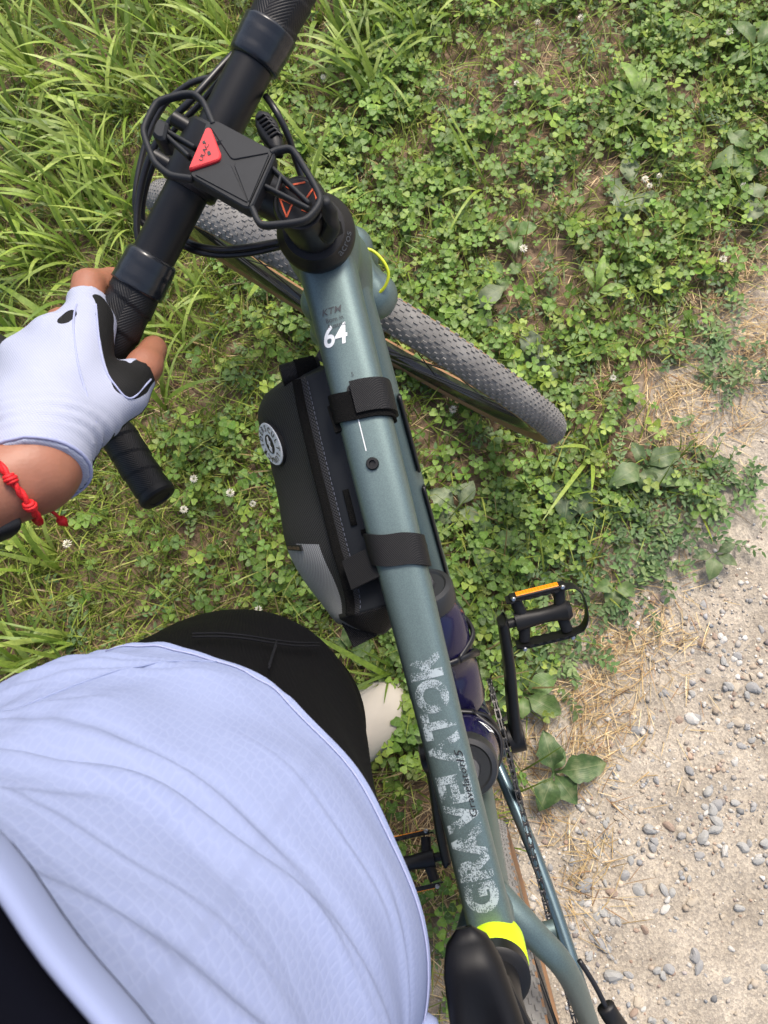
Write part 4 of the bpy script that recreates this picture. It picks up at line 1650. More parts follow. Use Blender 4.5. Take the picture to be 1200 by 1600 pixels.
# saddle: nose narrow, wings wide, pressure channel down the middle
NX, NY = 46, 30
sx = np.linspace(0, 1, NX)
SADN = np.array([-0.058, 0, 0.966])
SLEN = 0.272
hw = np.interp(sx, [0, .02, .06, .15, .3, .5, .7, .85, .95, 1], [.004, .0105, .0147, .0175, .0212, .036, .060, .072, .066, .045])
V, F = [], []
for i, q in enumerate(sx):
    for j in range(NY):
        a = 2 * math.pi * j / NY
        c, s_ = math.cos(a), math.sin(a)
        y = hw[i] * math.copysign(abs(c) ** 0.72, c)
        up_ = s_ > 0
        z = (0.013 if up_ else 0.022) * math.copysign(abs(s_) ** 0.8, s_) * min(1, (q / 0.05 + .02) ** 0.5)
        if up_:
            z -= 0.0075 * math.exp(-(y / 0.008) ** 2) * np.interp(q, [.07, .16, .8, .95], [0, 1, 1, 0])
        z += -0.010 * math.sin(q * math.pi) + 0.016 * max(0, q - .65) / .35 - 0.004 * (q < .05) * (1 - q / .05)
        V.append(SADN + np.array([-SLEN * q, y, z]))
for i in range(NX - 1):
    for j in range(NY):
        j2 = (j + 1) % NY
        F.append((i * NY + j, i * NY + j2, (i + 1) * NY + j2, (i + 1) * NY + j))
F += [tuple(range(NY)), tuple((NX - 1) * NY + j for j in range(NY))[::-1]]
sad = mk('saddle', BW(V), F, 'saddle', bike, True)
mb = MB()
for sg in (-1, 1):
    mb.add(sweep(spline([SADN + [-.03, sg * .012, -.020], SADN + [-.09, sg * .022, -.040], SADN + [-.18, sg * .022, -.040], SADN + [-.24, sg * .03, -.015]], 6), .0035, n=10))
mb.build('saddle_rail', ['black_metal'], sad, BW)
MB().add(bar(SADN + [-.10, 0, -.045], SADN + [-.165, 0, -.045], .052, .022)).build('saddle_clamp', ['black_metal'], sad, BW)

# ------------------------------------------------------------------ wheels
TR = 0.0188                        # tyre section radius
tyre_c = RW - TR


def torus_section(prof, n=120):
    """prof: (radius from axle, y) closed loop"""
    th = np.linspace(0, 2 * np.pi, n, endpoint=False)
    prof = np.asarray(prof, float)
    k = len(prof)
    V = np.stack([np.outer(np.cos(th), prof[:, 0]), np.tile(prof[:, 1], (n, 1)), np.outer(np.sin(th), prof[:, 0])], -1).reshape(-1, 3)
    i, j = np.meshgrid(np.arange(n), np.arange(k), indexing='ij')
    i2, j2 = (i + 1) % n, (j + 1) % k
    F = np.stack([i * k + j, i * k + j2, i2 * k + j2, i2 * k + j], -1).reshape(-1, 4)
    return V, F, np.tile(np.arange(k), (n, 1)).ravel()


ang = np.linspace(0, 2 * np.pi, 28, endpoint=False)
Vt, Ft, jt = torus_section([(tyre_c + TR * math.cos(a) * 0.985, TR * 1.06 * math.sin(a)) for a in ang])
sidewall = np.abs(np.where(ang > np.pi, ang - 2 * np.pi, ang)) > 1.28
TYRE = mesh_data('tyre', Vt, Ft, ['tyre', 'tan'], True, sidewall[jt].astype(int))
# knobs
kb = MB()
NK = 168
for r_, (ys, hgt0, w0, l0) in enumerate([(0, .0012, .0042, .0082), (-.22, .0013, .0028, .0058), (.22, .0013, .0028, .0058), (-.43, .0014, .0030, .0054), (.43, .0014, .0030, .0054), (-.66, .0016, .0032, .0054), (.66, .0016, .0032, .0054), (-.90, .0018, .0034, .0052), (.90, .0018, .0034, .0052), (-1.14, .0021, .0038, .0058), (1.14, .0021, .0038, .0058)]):
    for i in range(NK):
        th = 2 * math.pi * (i + (0.5 if (r_ + 1) // 2 % 2 else 0) + random.uniform(-.10, .10)) / NK
        hgt = hgt0 * random.uniform(.35, 1.0)
        w, l = w0 * random.uniform(.75, 1.1), l0 * random.uniform(.75, 1.12)
        c0 = np.array([tyre_c + TR * 0.985 * math.cos(ys), TR * 1.06 * math.sin(ys)])
        nv = np.array([math.cos(ys), math.sin(ys)])
        tv = np.array([-math.sin(ys), math.cos(ys)])
        V = []
        for hh, sc_ in ((-.001, 1.08), (hgt, .9)):
            for a_, b_ in ((-1, -1), (1, -1), (1, 1), (-1, 1)):
                q = c0 + nv * hh + tv * a_ * w * .5 * sc_
                d = b_ * l * .5 * sc_
                V.append((math.cos(th) * q[0] - math.sin(th) * d, q[1], math.sin(th) * q[0] + math.cos(th) * d))
        kb.add((V, [(0, 1, 5, 4), (1, 2, 6, 5), (2, 3, 7, 6), (3, 0, 4, 7), (4, 5, 6, 7)]))
KNOBS = kb.data('tread_knobs', ['tyre'], False)
RIMO = RW - 2 * TR + 0.004
Vr, Fr, _ = torus_section([(RIMO, .0135), (RIMO - .006, .0150), (RIMO - .016, .0135), (RIMO - .030, .005), (RIMO - .031, -.005), (RIMO - .016, -.0135), (RIMO - .006, -.0150), (RIMO, -.0135), (RIMO - .004, 0)])
RIM = mesh_data('rim', Vr, Fr, ['rim'], rad(40))
HUB = MB().add(lathe([(-.052, .008), (-.050, .014), (-.036, .016), (-.034, .026), (-.031, .026), (-.029, .013), (.029, .013), (.031, .026), (.034, .026), (.036, .014), (.052, .010), (.053, .006)], (0, 0, 0), (0, 1, 0), 28, (0, 0, 1))).data('hub', ['black_metal'])
rot = MB()
Vd, Fd, _ = torus_section([(.080, .0009), (.080, -.0009), (.066, -.0009), (.066, .0009)], 72)
rot.add((Vd, [tuple(f) for f in Fd]))
for k in range(6):
    a = k * math.pi / 3
    rot.add(bar((.066 * math.cos(a), 0, .066 * math.sin(a)), (.022 * math.cos(a + .5), 0, .022 * math.sin(a + .5)), .006, .0016, (0, 1, 0)))
ROTOR = rot.data('brake_rotor', ['steel'])
NSP = 24
SPOKE = MB().add(sweep([(0, 0, 0), (0, 0, 1)], .0010, n=6)).data('spoke', ['black_metal'])


def align(d):
    z = unit(d)
    x = unit(np.cross((0.1, 1, 0.2), z))
    return np.stack([x, np.cross(z, x), z], 1)


def wheel(name, m4, rear):
    w = bpy.data.objects.new(name, None)
    COL.objects.link(w)
    w.empty_display_size = .05
    w.parent = bike
    w.matrix_basis = Matrix(m4.tolist())
    inst('tyre', TYRE, w, np.eye(4))
    k = inst('tread_knobs', KNOBS, w, np.eye(4))
    k['kind'] = 'stuff'
    inst('rim', RIM, w, np.eye(4))
    inst('hub', HUB, w, np.eye(4))
    inst('brake_rotor', ROTOR, w, M4(None, (0, .040, 0)))
    for i in range(NSP):
        sg = 1 if i % 2 else -1
        a = 2 * math.pi * i / NSP
        b = a + (1.0 if i % 4 < 2 else -1.0)
        p0 = np.array([.025 * math.cos(b), sg * .0325, .025 * math.sin(b)])
        p1 = np.array([(RIMO - .028) * math.cos(a), 0, (RIMO - .028) * math.sin(a)])
        R_ = align(p1 - p0)
        R_ = R_ @ np.diag([1, 1, np.linalg.norm(p1 - p0)])
        inst('spoke', SPOKE, w, M4(R_, p0))
    vm = MB().add(lathe([(0, .003), (.028, .003), (.03, .002), (.036, .002)], ((RIMO - .03), 0, 0), (-1, 0, 0), 10)).data('valve', ['black_metal'])
    inst('valve', vm, w, M4(Ry(1.1)))
    if rear:
        mb = MB()
        for q, rr in enumerate((.086, .078, .069, .060, .052, .045, .038, .032, .027)):
            pr = []
            nt2 = int(rr * 2 * math.pi / .0127 * 1)
            for z in range(nt2 * 2):
                a = math.pi * z / nt2
                r2 = rr * (1.0 if z % 2 else 0.94)
                pr.append((r2 * math.cos(a), r2 * math.sin(a)))
            mb.add(prism(pr, (0, -.022 - q * .0036, 0), (1, 0, 0), (0, 0, 1), (0, -1, 0), 0, .0016))
        inst('cassette', mb.data('cassette', ['chain']), w, np.eye(4))
    return w


wheel('front_wheel', M4(None, HT) @ M4(STEER) @ M4(None, FA - HT) @ M4(Ry(0.13) * 0.985), False)
wheel('rear_wheel', M4(None, RA), True)

# ------------------------------------------------------------------ fork
CROWN = HT - AX * 0.176
fk = Implicit(np.arange(0.40, 0.70, 0.0040), np.arange(-0.085, 0.0851, 0.0040), np.arange(0.30, 0.80, 0.0040))
fk.cone(HT - AX * .158, CROWN, .0285, .0255, 0)
for sg in (-1, 1):
    sh = CROWN - AX * .010 + np.array([.006, sg * .031, 0])
    fk.cone(CROWN - AX * 0.004, sh, .022, .0180, .016)
    mid = CROWN * .5 + FA * .5 + np.array([.004, sg * .050, .02])
    fk.chain([(sh, .0175), (mid, .0135), (FA + [0.0, sg * .056, .0], .0115)], .014)
FW0 = unit(np.array([AX[2], 0, -AX[0]]))
fk.cone(CROWN + AX * .004, CROWN - FW0 * .038 - AX * .004, .0265, .0240, .014)
# room for the tyre
_X, _Y, _Z = np.meshgrid(fk.x, fk.y, fk.z, indexing='ij')
dd_ = np.sqrt((np.sqrt((_X - FA[0]) ** 2 + (_Z - FA[2]) ** 2) - tyre_c) ** 2 + _Y ** 2) - TR - .007
fk.F = np.maximum(fk.F, -dd_)
fk.F = np.maximum(fk.F, ((_X - HT[0]) * AX[0] + (_Z - HT[2]) * AX[2]) + 0.157)
Vf, Ff = fk.mesh()
fork = mk('fork', SW(Vf), Ff, 'paint', bike, True)
# neon line that rims the fork shoulder
nl_ = spline([to_bike(at(u, v, z))[0] for u, v, z in [(560, 388, .742), (582, 392, .740), (600, 410, .735), (607, 430, .728), (600, 450, .720), (584, 464, .712)]], 6)
MB().add(sweep(nl_, .0016, n=8)).build('neon_line', ['neon_line'], fork, BW, True, label='thin neon yellow line around the fork shoulder')
MB().add(lathe([(0, .0300), (.004, .0315), (.007, .0300)], HT - AX * .160, AX, 40)).build('lower_headset_ring', ['black_metal'], fork, BW)
mb = MB().add(bar(FA + [-.03, .066, .06], FA + [-.05, .066, .13], .028, .03, (0, 1, 0)))
mb.build('brake_caliper', ['black_metal'], fork, SW)

# ------------------------------------------------------------------ headset cap, stem
cap = MB().add(lathe([(-.004, .0275), (-.0015, .0300), (.006, .0300), (.0095, .0285), (.014, .0245), (.017, .0235), (.0175, .019)], HT, AX, 56)).build('headset_cap', ['black_plastic'], bike, SW)
V, F = text_shape('acros')
V = (V - (V.max(0) + V.min(0)) / 2) * (0.0042 / (V[:, 1].max() - V[:, 1].min()))
# lettering bent around the cap's cone, on the bicycle's right side
fwd0 = unit(np.array([AX[2], 0, -AX[0]]))
rr_ = .0265 + V[:, 1] * -.72
aa_ = -2.25 + V[:, 0] / .0268
P = HT + np.outer(.0118 + V[:, 1] * .55, AX) + np.outer(rr_ * np.cos(aa_), fwd0) + np.outer(rr_ * np.sin(aa_), (0, 1, 0)) + AX * .0012
mk('cap_lettering', BW(P), F, 'grey_print', cap, False)

stem = MB().add(lathe([(.0165, .0185), (.020, .0185), (.081, .0185), (.085, .0170)], HT, AX, 44))
stem.add(sweep([HT + AX * .060, (HT + AX * .060) * .4 + BARC * .6, BARC], [.0165, .0150, .0165], [.0165, .0150, .0165], 28, (0, 0, 1), 2.4))
stem.add(sweep([BARC + [0, -.0235, 0], BARC + [0, -.021, 0], BARC + [0, .021, 0], BARC + [0, .0235, 0]], [.0195, .0215, .0215, .0195], n=32, up=(0, 0, 1)))
stem_o = stem.build('stem', ['black_metal'], bike, SW)
tc_o = MB().add(lathe([(.0845, .0150), (.0875, .0150), (.0885, .0140)], HT, AX, 40)).build('top_cap', ['black_metal'], stem_o, SW)
mb = MB()
axr = np.array([0, 1, 0])
for (a0, r0), (a1, r1) in [((20, 14), (80, 14)), ((80, 14), (50, 5)), ((50, 5), (20, 14)), ((110, 14), (170, 14)), ((170, 14), (140, 6)), ((200, 14), (250, 14)), ((250, 14), (225, 5)), ((280, 14), (340, 14)), ((340, 14), (310, 5))]:
    p = [HT + AX * .0888 + (fwd0 * math.cos(rad(a)) + axr * math.sin(rad(a))) * q / 1090 for a, q in ((a0, r0), (a1, r1))]
    mb.add(bar(p[0], p[1], .0011, .0006, AX))
mb.build('cap_print', ['orange_print'], tc_o, SW)
for sgy in (-1, 1):
    for sgz in (-1, 1):
        q = BARC + np.array([.016, sgy * .0150, sgz * .0165])
        MB().add(lathe([(-.012, .0052), (.008, .0052), (.0085, .0046), (.0085, .0025), (.004, .0025)], q, (1, 0, sgz * .5), 18)).build('bolt', ['black_metal'], stem_o, SW)

# ------------------------------------------------------------------ handlebar, tape, levers
half = spline([BARC, BARC + [0, .06, 0], BARC + [0, .120, 0], BARC + [.001, .165, -.001], BARC + [.014, .196, -.004], BARC + [.046, .209, -.010], BARC + [.076, .213, -.026], BARC + [.090, .217, -.056],
               BARC + [.080, .224, -.092], BARC + [.046, .236, -.117], BARC + [.014, .251, -.123], BARC + [-.014, .262, -.126]], 12)
full = np.concatenate([(half * [1, -1, 1])[::-1], half[1:]])
hbar = MB().add(sweep(full, .0160, .0160, 36, (0, 0, 1))).build('handlebar', ['black_metal'], bike, SW, True)
Ls = np.r_[0, np.cumsum(np.linalg.norm(np.diff(half, axis=0), axis=1))]


def along(s):
    return np.stack([np.interp(s, Ls, half[:, i]) for i in range(3)], -1)


for sg in (-1, 1):
    fl = np.array([1, sg, 1])
    s = np.linspace(.098, Ls[-1] - .001, 260)
    P = along(s)
    for _ in range(2):
        P[1:-1] = (P[:-2] + 2 * P[1:-1] + P[2:]) / 4
    Vt_, Ft_, Ut_ = sweep(P * fl, np.interp(s, [.1, .3, Ls[-1]], [.0178, .0174, .0160]), None, 44, (0.02, 0, 1), rfun=lambda Lx, th: 1 + .075 * ((Lx / .021 + sg * th / (2 * np.pi)) % 1.0), caps=True)
    o = MB().add((Vt_, Ft_), 0, Ut_).build('bar_tape', ['tape'], hbar, SW, True)
    s = np.linspace(.077, .105, 16)
    MB().add(sweep(along(s) * fl, np.interp(s, [.077, .079, .09, .105], [.0166, .0190, .0196, .0202]), None, 44, (0.02, 0, 1), rfun=lambda Lx, th: 1 + .02 * (((Lx / .012) + th / 6.28) % 1.0))).build('finishing_tape', ['glue'], hbar, SW, True)
    e = half[-1]
    d = unit(half[-1] - half[-3])
    MB().add(lathe([(-.002, .0174), (.003, .0174), (.005, .0158), (.0058, .011), (.0045, .0105)], e * fl, d * fl, 36)).build('bar_end_plug', ['black_rubber'], hbar, SW)
    # hood and lever
    hd = spline([(BARC + [.060, .212, -.018]) * fl, (BARC + [.090, .211, -.004]) * fl, (BARC + [.125, .209, .010]) * fl, (BARC + [.142, .208, .032]) * fl], 6)
    MB().add(sweep(hd, np.interp(np.linspace(0, 1, len(hd)), [0, .3, .8, 1], [.019, .018, .0165, .008]), np.interp(np.linspace(0, 1, len(hd)), [0, .3, .8, 1], [.022, .021, .019, .008]), 24, (0, 0, 1), 2.3)).build('brake_hood', ['black_rubber'], hbar, SW, True)
    lv = spline([(BARC + [.130, .210, .004]) * fl, (BARC + [.142, .214, -.03]) * fl, (BARC + [.135, .222, -.075]) * fl, (BARC + [.118, .232, -.115]) * fl], 6)
    MB().add(sweep(lv, .0075, .0045, 14, (1, 0, 0))).build('brake_lever', ['black_metal'], hbar, SW, True)


# ------------------------------------------------------------------ cables (sighted points turned into bicycle coordinates)
def cable(pts, r=.0024, name='cable'):
    P = np.array([to_bike(at(*p))[0] for p in pts])
    MB().add(sweep(spline(P, 8), r, n=10)).build(name, ['cable'], bike, BW, True)


cable([(450, 382, .868), (425, 388, .862), (385, 396, .862), (340, 398, .868), (305, 392, .872), (280, 380, .872)], .0027)
cable([(452, 376, .872), (430, 379, .868), (390, 386, .868), (345, 390, .872), (308, 384, .874), (285, 372, .872)], .0027)
cable([(378, 70, .925), (345, 105, .930), (300, 155, .930), (262, 195, .920), (232, 250, .905), (217, 310, .890), (214, 360, .880), (222, 395, .872)], .0027)
cable([(372, 92, .925), (350, 118, .925), (310, 165, .920), (268, 208, .910), (238, 262, .895), (223, 318, .880), (226, 352, .870), (240, 372, .865)], .0024)
cable([(362, 120, .915), (325, 122, .915), (290, 135, .912), (252, 170, .905), (226, 230, .895), (212, 300, .885), (216, 340, .875), (240, 360, .868)], .0024)
cable([(415, 150, .925), (432, 175, .925), (450, 212, .915), (462, 250, .900), (478, 300, .885), (482, 345, .878)], .0025)

# ------------------------------------------------------------------ cranks, pedals, chain
CA = 0.618
CL = 0.1725
cd = np.array([math.cos(CA), 0, math.sin(CA)])


def crank(sg):
    d = cd * (-1 if sg > 0 else 1)
    pe = d * CL
    pts = [BB + [0, sg * .060, 0], BB + pe * .30 + [0, sg * .066, 0], BB + pe * .65 + [0, sg * .074, 0], BB + pe + [0, sg * .079, 0], BB + pe * 1.05 + [0, sg * .079, 0]]
    P = spline(pts, 7)
    q = np.linspace(0, 1, len(P))
    # the narrow side faces up
    mb = MB().add(sweep(P, np.interp(q, [0, .3, .8, .95, 1], [.0085, .0078, .0068, .0075, .005]), np.interp(q, [0, .3, .8, .95, 1], [.020, .0155, .0125, .0150, .008]), 24, np.cross(d, (0, 1, 0)), 3.2))
    mb.add(lathe([(-.010, .020), (.010, .020), (.012, .016)], BB + [0, sg * .060, 0], (0, sg, 0), 28, (0, 0, 1)))
    return mb.build('crank_arm', ['black_metal'], bike, BW), BB + pe + [0, sg * .079, 0]


def pedal(sg, c, tilt):
    """c: crank eye; the pedal's platform lies across the bicycle"""
    o = c + np.array([0, sg * .052, 0])
    R_ = Ry(tilt)
    fx, up = R_ @ np.array([1., 0, 0]), R_ @ np.array([0, 0, 1.])
    sd = np.array([0, sg, 0.])
    p = lambda x, y, z: o + fx * x + sd * y + up * z
    mb = MB().add(lathe([(.0, .0062), (.016, .0062)], c, (0, sg, 0), 16, (0, 0, 1)))
    mb.add(sweep([p(0, y, 0) for y in (-.036, -.026, -.005, .012, .030, .036)], [.0125, .0125, .0100, .0105, .0145, .010], [.0105, .0105, .0090, .0095, .0125, .009], 22, up))
    for s_ in (-1, 1):                     # struts from the barrel to the cage
        for y0, y1 in ((-.024, -.030), (.022, .026)):
            mb.add(sweep(spline([p(0, y0, 0), p(s_ * .014, (y0 + y1) / 2, 0), p(s_ * .030, y1, 0)], 4), .0075, .0050, 10, up))
    body = mb.build('pedal', ['black_plastic'], bike, BW)
    # cage plates with teeth, joined by a rounded outer end
    for s_ in (-1, 1):
        cg = MB()
        n_ = 15
        ys = np.linspace(-.042, .036, n_)
        prof = []
        for i, y in enumerate(ys):
            prof.append((y, -.0085 - (.0022 if i % 2 else 0)))
        top = [(y, .0085 + (.0022 if i % 2 else 0)) for i, y in list(enumerate(ys))[::-1]]
        cg.add(prism(prof + top, p(s_ * .0335, 0, 0), sd, up, fx * s_, -.0010, .0010))
        cg.build('pedal_cage', ['black_metal'], body, BW)
        rf = MB()
        rf.add(bar(p(s_ * .0378, -.028, 0), p(s_ * .0378, .026, 0), .0030, .0105, up))
        for i in range(14):
            rf.add(bar(p(s_ * .0392, -.026 + i * .0039, -.004), p(s_ * .0392, -.026 + i * .0039, .004), .0008, .0014, fx))
        rf.build('reflector', ['orange'], body, BW, label='orange pedal reflector')
        hs = MB().add(bar(p(s_ * .0362, -.036, 0), p(s_ * .0362, .034, 0), .0045, .0145, up))
        hs.build('reflector_holder', ['black_plastic'], body, BW)
        for y in (-.0325, .0300):
            MB().add(lathe([(0, .0032), (.0022, .0030), (.003, .002)], p(s_ * .0372, y, .0068), up, 12)).build('screw', ['steel'], body, BW)
    cv = spline([p(.0335, .034, 0), p(.030, .046, 0), p(.014, .054, 0), p(-.014, .054, 0), p(-.030, .046, 0), p(-.0335, .034, 0)], 5)
    MB().add(sweep(cv, .0012, .0085, 10, up, 4)).build('pedal_cage', ['black_metal'], body, BW)
    return body


_, eyeR = crank(-1)
_, eyeL = crank(1)
pedal(-1, eyeR, -0.62)
pedal(1, eyeL, 0.16)

ry = -.0445
RR = .0808
NT = 40
ring = []
for z in range(NT * 4):
    a = 2 * math.pi * z / (NT * 4)
    ring.append(((RR + (.0030, .0012, -.0030, .0012)[z % 4]) * math.cos(a), (RR + (.0030, .0012, -.0030, .0012)[z % 4]) * math.sin(a)))
mb = MB()
k_ = len(ring)
V = np.concatenate([[BB + [x, ry + d, z] for x, z in ring] + [BB + [x * .80, ry + d, z * .80] for x, z in ring] for d in (-.001, .001)])
F = []
for i in range(k_):
    j = (i + 1) % k_
    F += [(i, j, k_ + j, k_ + i), (2 * k_ + j, 2 * k_ + i, 3 * k_ + i, 3 * k_ + j), (i, 2 * k_ + i, 2 * k_ + j, j), (k_ + j, 3 * k_ + j, 3 * k_ + i, k_ + i)]
mb.add((V, F))
for a in range(4):
    t = CA + math.pi / 4 + a * math.pi / 2
    mb.add(bar(BB + [.018 * math.cos(t), ry - .003, .018 * math.sin(t)], BB + [.068 * math.cos(t), ry, .068 * math.sin(t)], .016, .005, (0, 1, 0)))
mb.build('chainring', ['black_metal'], bike, BW)
# chain path: round the ring, along the top to a middle sprocket, round it and back through the cage
spr, sy_c = .050, -.042
path = []
for a in np.linspace(-math.pi / 2 - .05, math.pi / 2 + .06, 60):
    path.append(BB + [RR * math.cos(a), ry, RR * math.sin(a)])
for a in np.linspace(math.pi / 2 + .06, math.pi * 1.5 - .5, 40):
    path.append(RA + [spr * math.cos(a), sy_c, spr * math.sin(a)])
jx = RA + np.array([.018, sy_c, -.075])
path += [jx + [.012, 0, .006], jx + [.013, 0, -.004], jx + [.02, 0, -.05], jx + [.035, 0, -.065]]
path.append(path[0])
path = np.array(path)
cl_ = np.r_[0, np.cumsum(np.linalg.norm(np.diff(path, axis=0), axis=1))]
NLK = int(cl_[-1] / .0127)


def link_mesh(yo, h):
    mb = MB()
    pl = []
    for i in range(24):
        a = 2 * math.pi * i / 24
        cx = .00635 if math.cos(a) > 0 else -.00635
        pl.append((cx + h * .5 * math.cos(a), h * .5 * math.sin(a) * (1 if abs(math.cos(a)) > .2 else .86)))
    for sg in (-1, 1):
        mb.add(prism(pl, (0, sg * yo, 0), (1, 0, 0), (0, 0, 1), (0, sg, 0), -.0006, .0006))
    mb.add(lathe([(-.0030, .0022), (.0030, .0022)], (.00635, 0, 0), (0, 1, 0), 8, (0, 0, 1)))
    return mb.data('chain_link', ['chain'])


LK = [link_mesh(.0016, .0082), link_mesh(.0029, .0086)]
chain = bpy.data.objects.new('chain', None)
COL.objects.link(chain)
chain.parent = bike
for i in range(NLK):
    s0, s1 = cl_[-1] * i / NLK, cl_[-1] * (i + 1) / NLK
    a, b = [np.array([np.interp(s, cl_, path[:, k]) for k in range(3)]) for s in (s0, s1)]
    x = unit(b - a)
    z = unit(np.cross(x, (0, 1, 0)))
    inst('chain_link', LK[i % 2], chain, M4(np.stack([x, np.cross(z, x), z], 1), (a + b) / 2))
# rear derailleur
mb = MB()
mb.add(sweep(spline([RA + [.0, -.070, -.012], RA + [.012, -.082, -.026], RA + [.026, -.084, -.040], RA + [.020, -.060, -.064]], 5), .012, .014, 16, (0, 1, 0)))
mb.add(bar(jx + [0, -.006, .012], jx + [.03, -.006, -.075], .020, .003, (0, 1, 0)))
mb.add(lathe([(-.004, .016), (.004, .016)], jx + [0, 0, 0], (0, 1, 0), 22, (0, 0, 1)))
mb.add(lathe([(-.004, .016), (.004, .016)], jx + [.03, 0, -.055], (0, 1, 0), 22, (0, 0, 1)))
mb.build('rear_derailleur', ['black_metal'], bike, BW)
cable([(905, 1500, .43), (930, 1540, .425), (950, 1580, .420), (962, 1605, .41), (985, 1650, .37)], .0028)
MB().add(sweep(spline([to_bike(at(946, 1572, .42))[0], to_bike(at(955, 1588, .415))[0], to_bike(at(968, 1606, .40))[0]], 4), .010, .008, 14)).build('cable_guide', ['black_plastic'], bike, BW, True)

# ------------------------------------------------------------------ bottles and cages


def bottle(name, label, base, ax_, body_mat, flip):
    """base: centre of the bottle's bottom; ax_ towards the cap"""
    c = BW([base])[0]
    root = thing(name, label, 'bottle', c)
    mb = MB().add(lathe([(0, .030), (.002, .0345), (.006, .0362), (.055, .0362), (.060, .0345), (.072, .0345), (.078, .0362), (.128, .0362), (.142, .0325), (.150, .0300), (.158, .0300)], base, ax_, 48))
    b = mb.build('bottle_body', [body_mat], root, BW, True)
    MB().add(lathe([(.152, .0305), (.154, .0322), (.171, .0322), (.1745, .0305), (.1760, .0255), (.1742, .0235), (.1742, .014), (.1780, .0125)], base, ax_, 48)).build('bottle_cap', ['bottle_cap'], root, BW)
    MB().add(lathe([(.174, .0125), (.184, .0120), (.192, .0105), (.196, .0105), (.1965, .006), (.193, .005)], base, ax_, 32)).build('drinking_nozzle', ['nozzle'], root, BW)
    return root, b


def cage(base, ax_, out, name='bottle_cage'):
    """out: unit vector from the tube to the bottle axis"""
    sd = np.array([0, 1., 0])
    mb = MB()
    q = lambda t, o, s: base + ax_ * t + out * o + sd * s
    mb.add(bar(q(.02, -.0395, 0), q(.125, -.0395, 0), .016, .003, out))
    for sg in (-1, 1):
        mb.add(sweep(spline([q(.03, -.038, sg * .006), q(.045, -.028, sg * .028), q(.062, -.004, sg * .0392), q(.085, .022, sg * .033), q(.092, .034, sg * .018)], 6), .0028, .0042, 10, ax_))
        mb.add(sweep(spline([q(.11, -.038, sg * .006), q(.105, -.026, sg * .030), q(.098, .004, sg * .0395), q(.092, .034, sg * .018)], 6), .0028, .0042, 10, ax_))
        mb.add(sweep(spline([q(.03, -.038, sg * .006), q(.004, -.022, sg * .020), q(-.003, .0, sg * .010)], 5), .0025, n=8))
    mb.add(sweep(spline([q(.092, .034, -.018), q(.094, .039, 0), q(.092, .034, .018)], 6), .0030, .0045, 10, ax_))
    return mb.build(name, ['black_gloss'], bike, BW, True)


DA = -DTD
b1 = BB + DA * 0.165 + DTN * .068
bottle('water_bottle', 'purple bottle with black cap on the down tube beside the frame bag', b1, DA, 'bottle', False)
cage(b1, DA, DTN)
SN = unit(np.array([SD[2], 0, -SD[0]]))
b2 = BB + SD * 0.095 + SN * .058
_, bb2 = bottle('water_bottle', 'dark purple bottle with round black cap on the seat tube under the lettering', b2, SD, 'bottle', True)
cage(b2, SD, SN)
# white triangle on the second bottle
tri = []
for (a, h) in [(-.62, .118), (-1.30, .108), (-1.00, .132)]:
    tri.append((a, h))
c0 = np.mean(tri, 0)
oth = [tuple(c0 + (np.array(t) - c0) * .5) for t in tri]


def on_b2(a, h):
    return b2 + SD * h + .0366 * (SN * math.cos(a) + np.array([0, 1, 0]) * math.sin(a))


V, F = [], []
for k in range(3):
    A, B_, C_, D_ = tri[k], tri[(k + 1) % 3], oth[(k + 1) % 3], oth[k]
    n_ = 8
    s0 = len(V)
    for i in range(n_ + 1):
        t = i / n_
        V.append(on_b2(A[0] + (B_[0] - A[0]) * t, A[1] + (B_[1] - A[1]) * t))
        V.append(on_b2(D_[0] + (C_[0] - D_[0]) * t, D_[1] + (C_[1] - D_[1]) * t))
    F += [(s0 + 2 * i, s0 + 2 * i + 2, s0 + 2 * i + 3, s0 + 2 * i + 1) for i in range(n_)]
mk('triangle_logo', BW(V), F, 'white_print', bb2, False)

# ================================================================== phone holder on the handlebar
MZ = 0.972
mc = at(360, 256, MZ)
mount = thing('phone_holder', 'black silicone phone holder with red triangle clamped over the handlebar', 'phone holder', mc)


def hull_prism(pts, z0, z1, bev, zoff=0.0):
    """flat piece whose outline is given by sighted points at height z"""
    P = np.array([at(u, v, z1 + zoff) for u, v in pts])
    return prism(P[:, :2], (0, 0, 0), (1, 0, 0), (0, 1, 0), (0, 0, 1), z0, z1, bev)


def round_poly(pts, r, n=4):
    pts = np.asarray(pts, float)
    out = []
    m = len(pts)
    for i in range(m):
        p, a, b = pts[i], pts[i - 1], pts[(i + 1) % m]
        d1, d2 = unit(a - p), unit(b - p)
        for t in np.linspace(0, 1, n):
            q0, q1 = p + d1 * r * (1 - t), p + d2 * r * t
            out.append((1 - t) * (p + d1 * r * (1 - t)) + t * (p + d2 * r * t) if False else (p + d1 * r * (1 - t) ** 2 + d2 * r * t ** 2))
    return out


plate = [(295, 274), (322, 188), (338, 187), (427, 234), (430, 243), (394, 324), (384, 325)]
mb = MB().add(hull_prism(round_poly(plate, 6), MZ - .010, MZ, .0012))
plate_o = mb.build('holder_plate', ['silicone'], mount, smooth=rad(30))
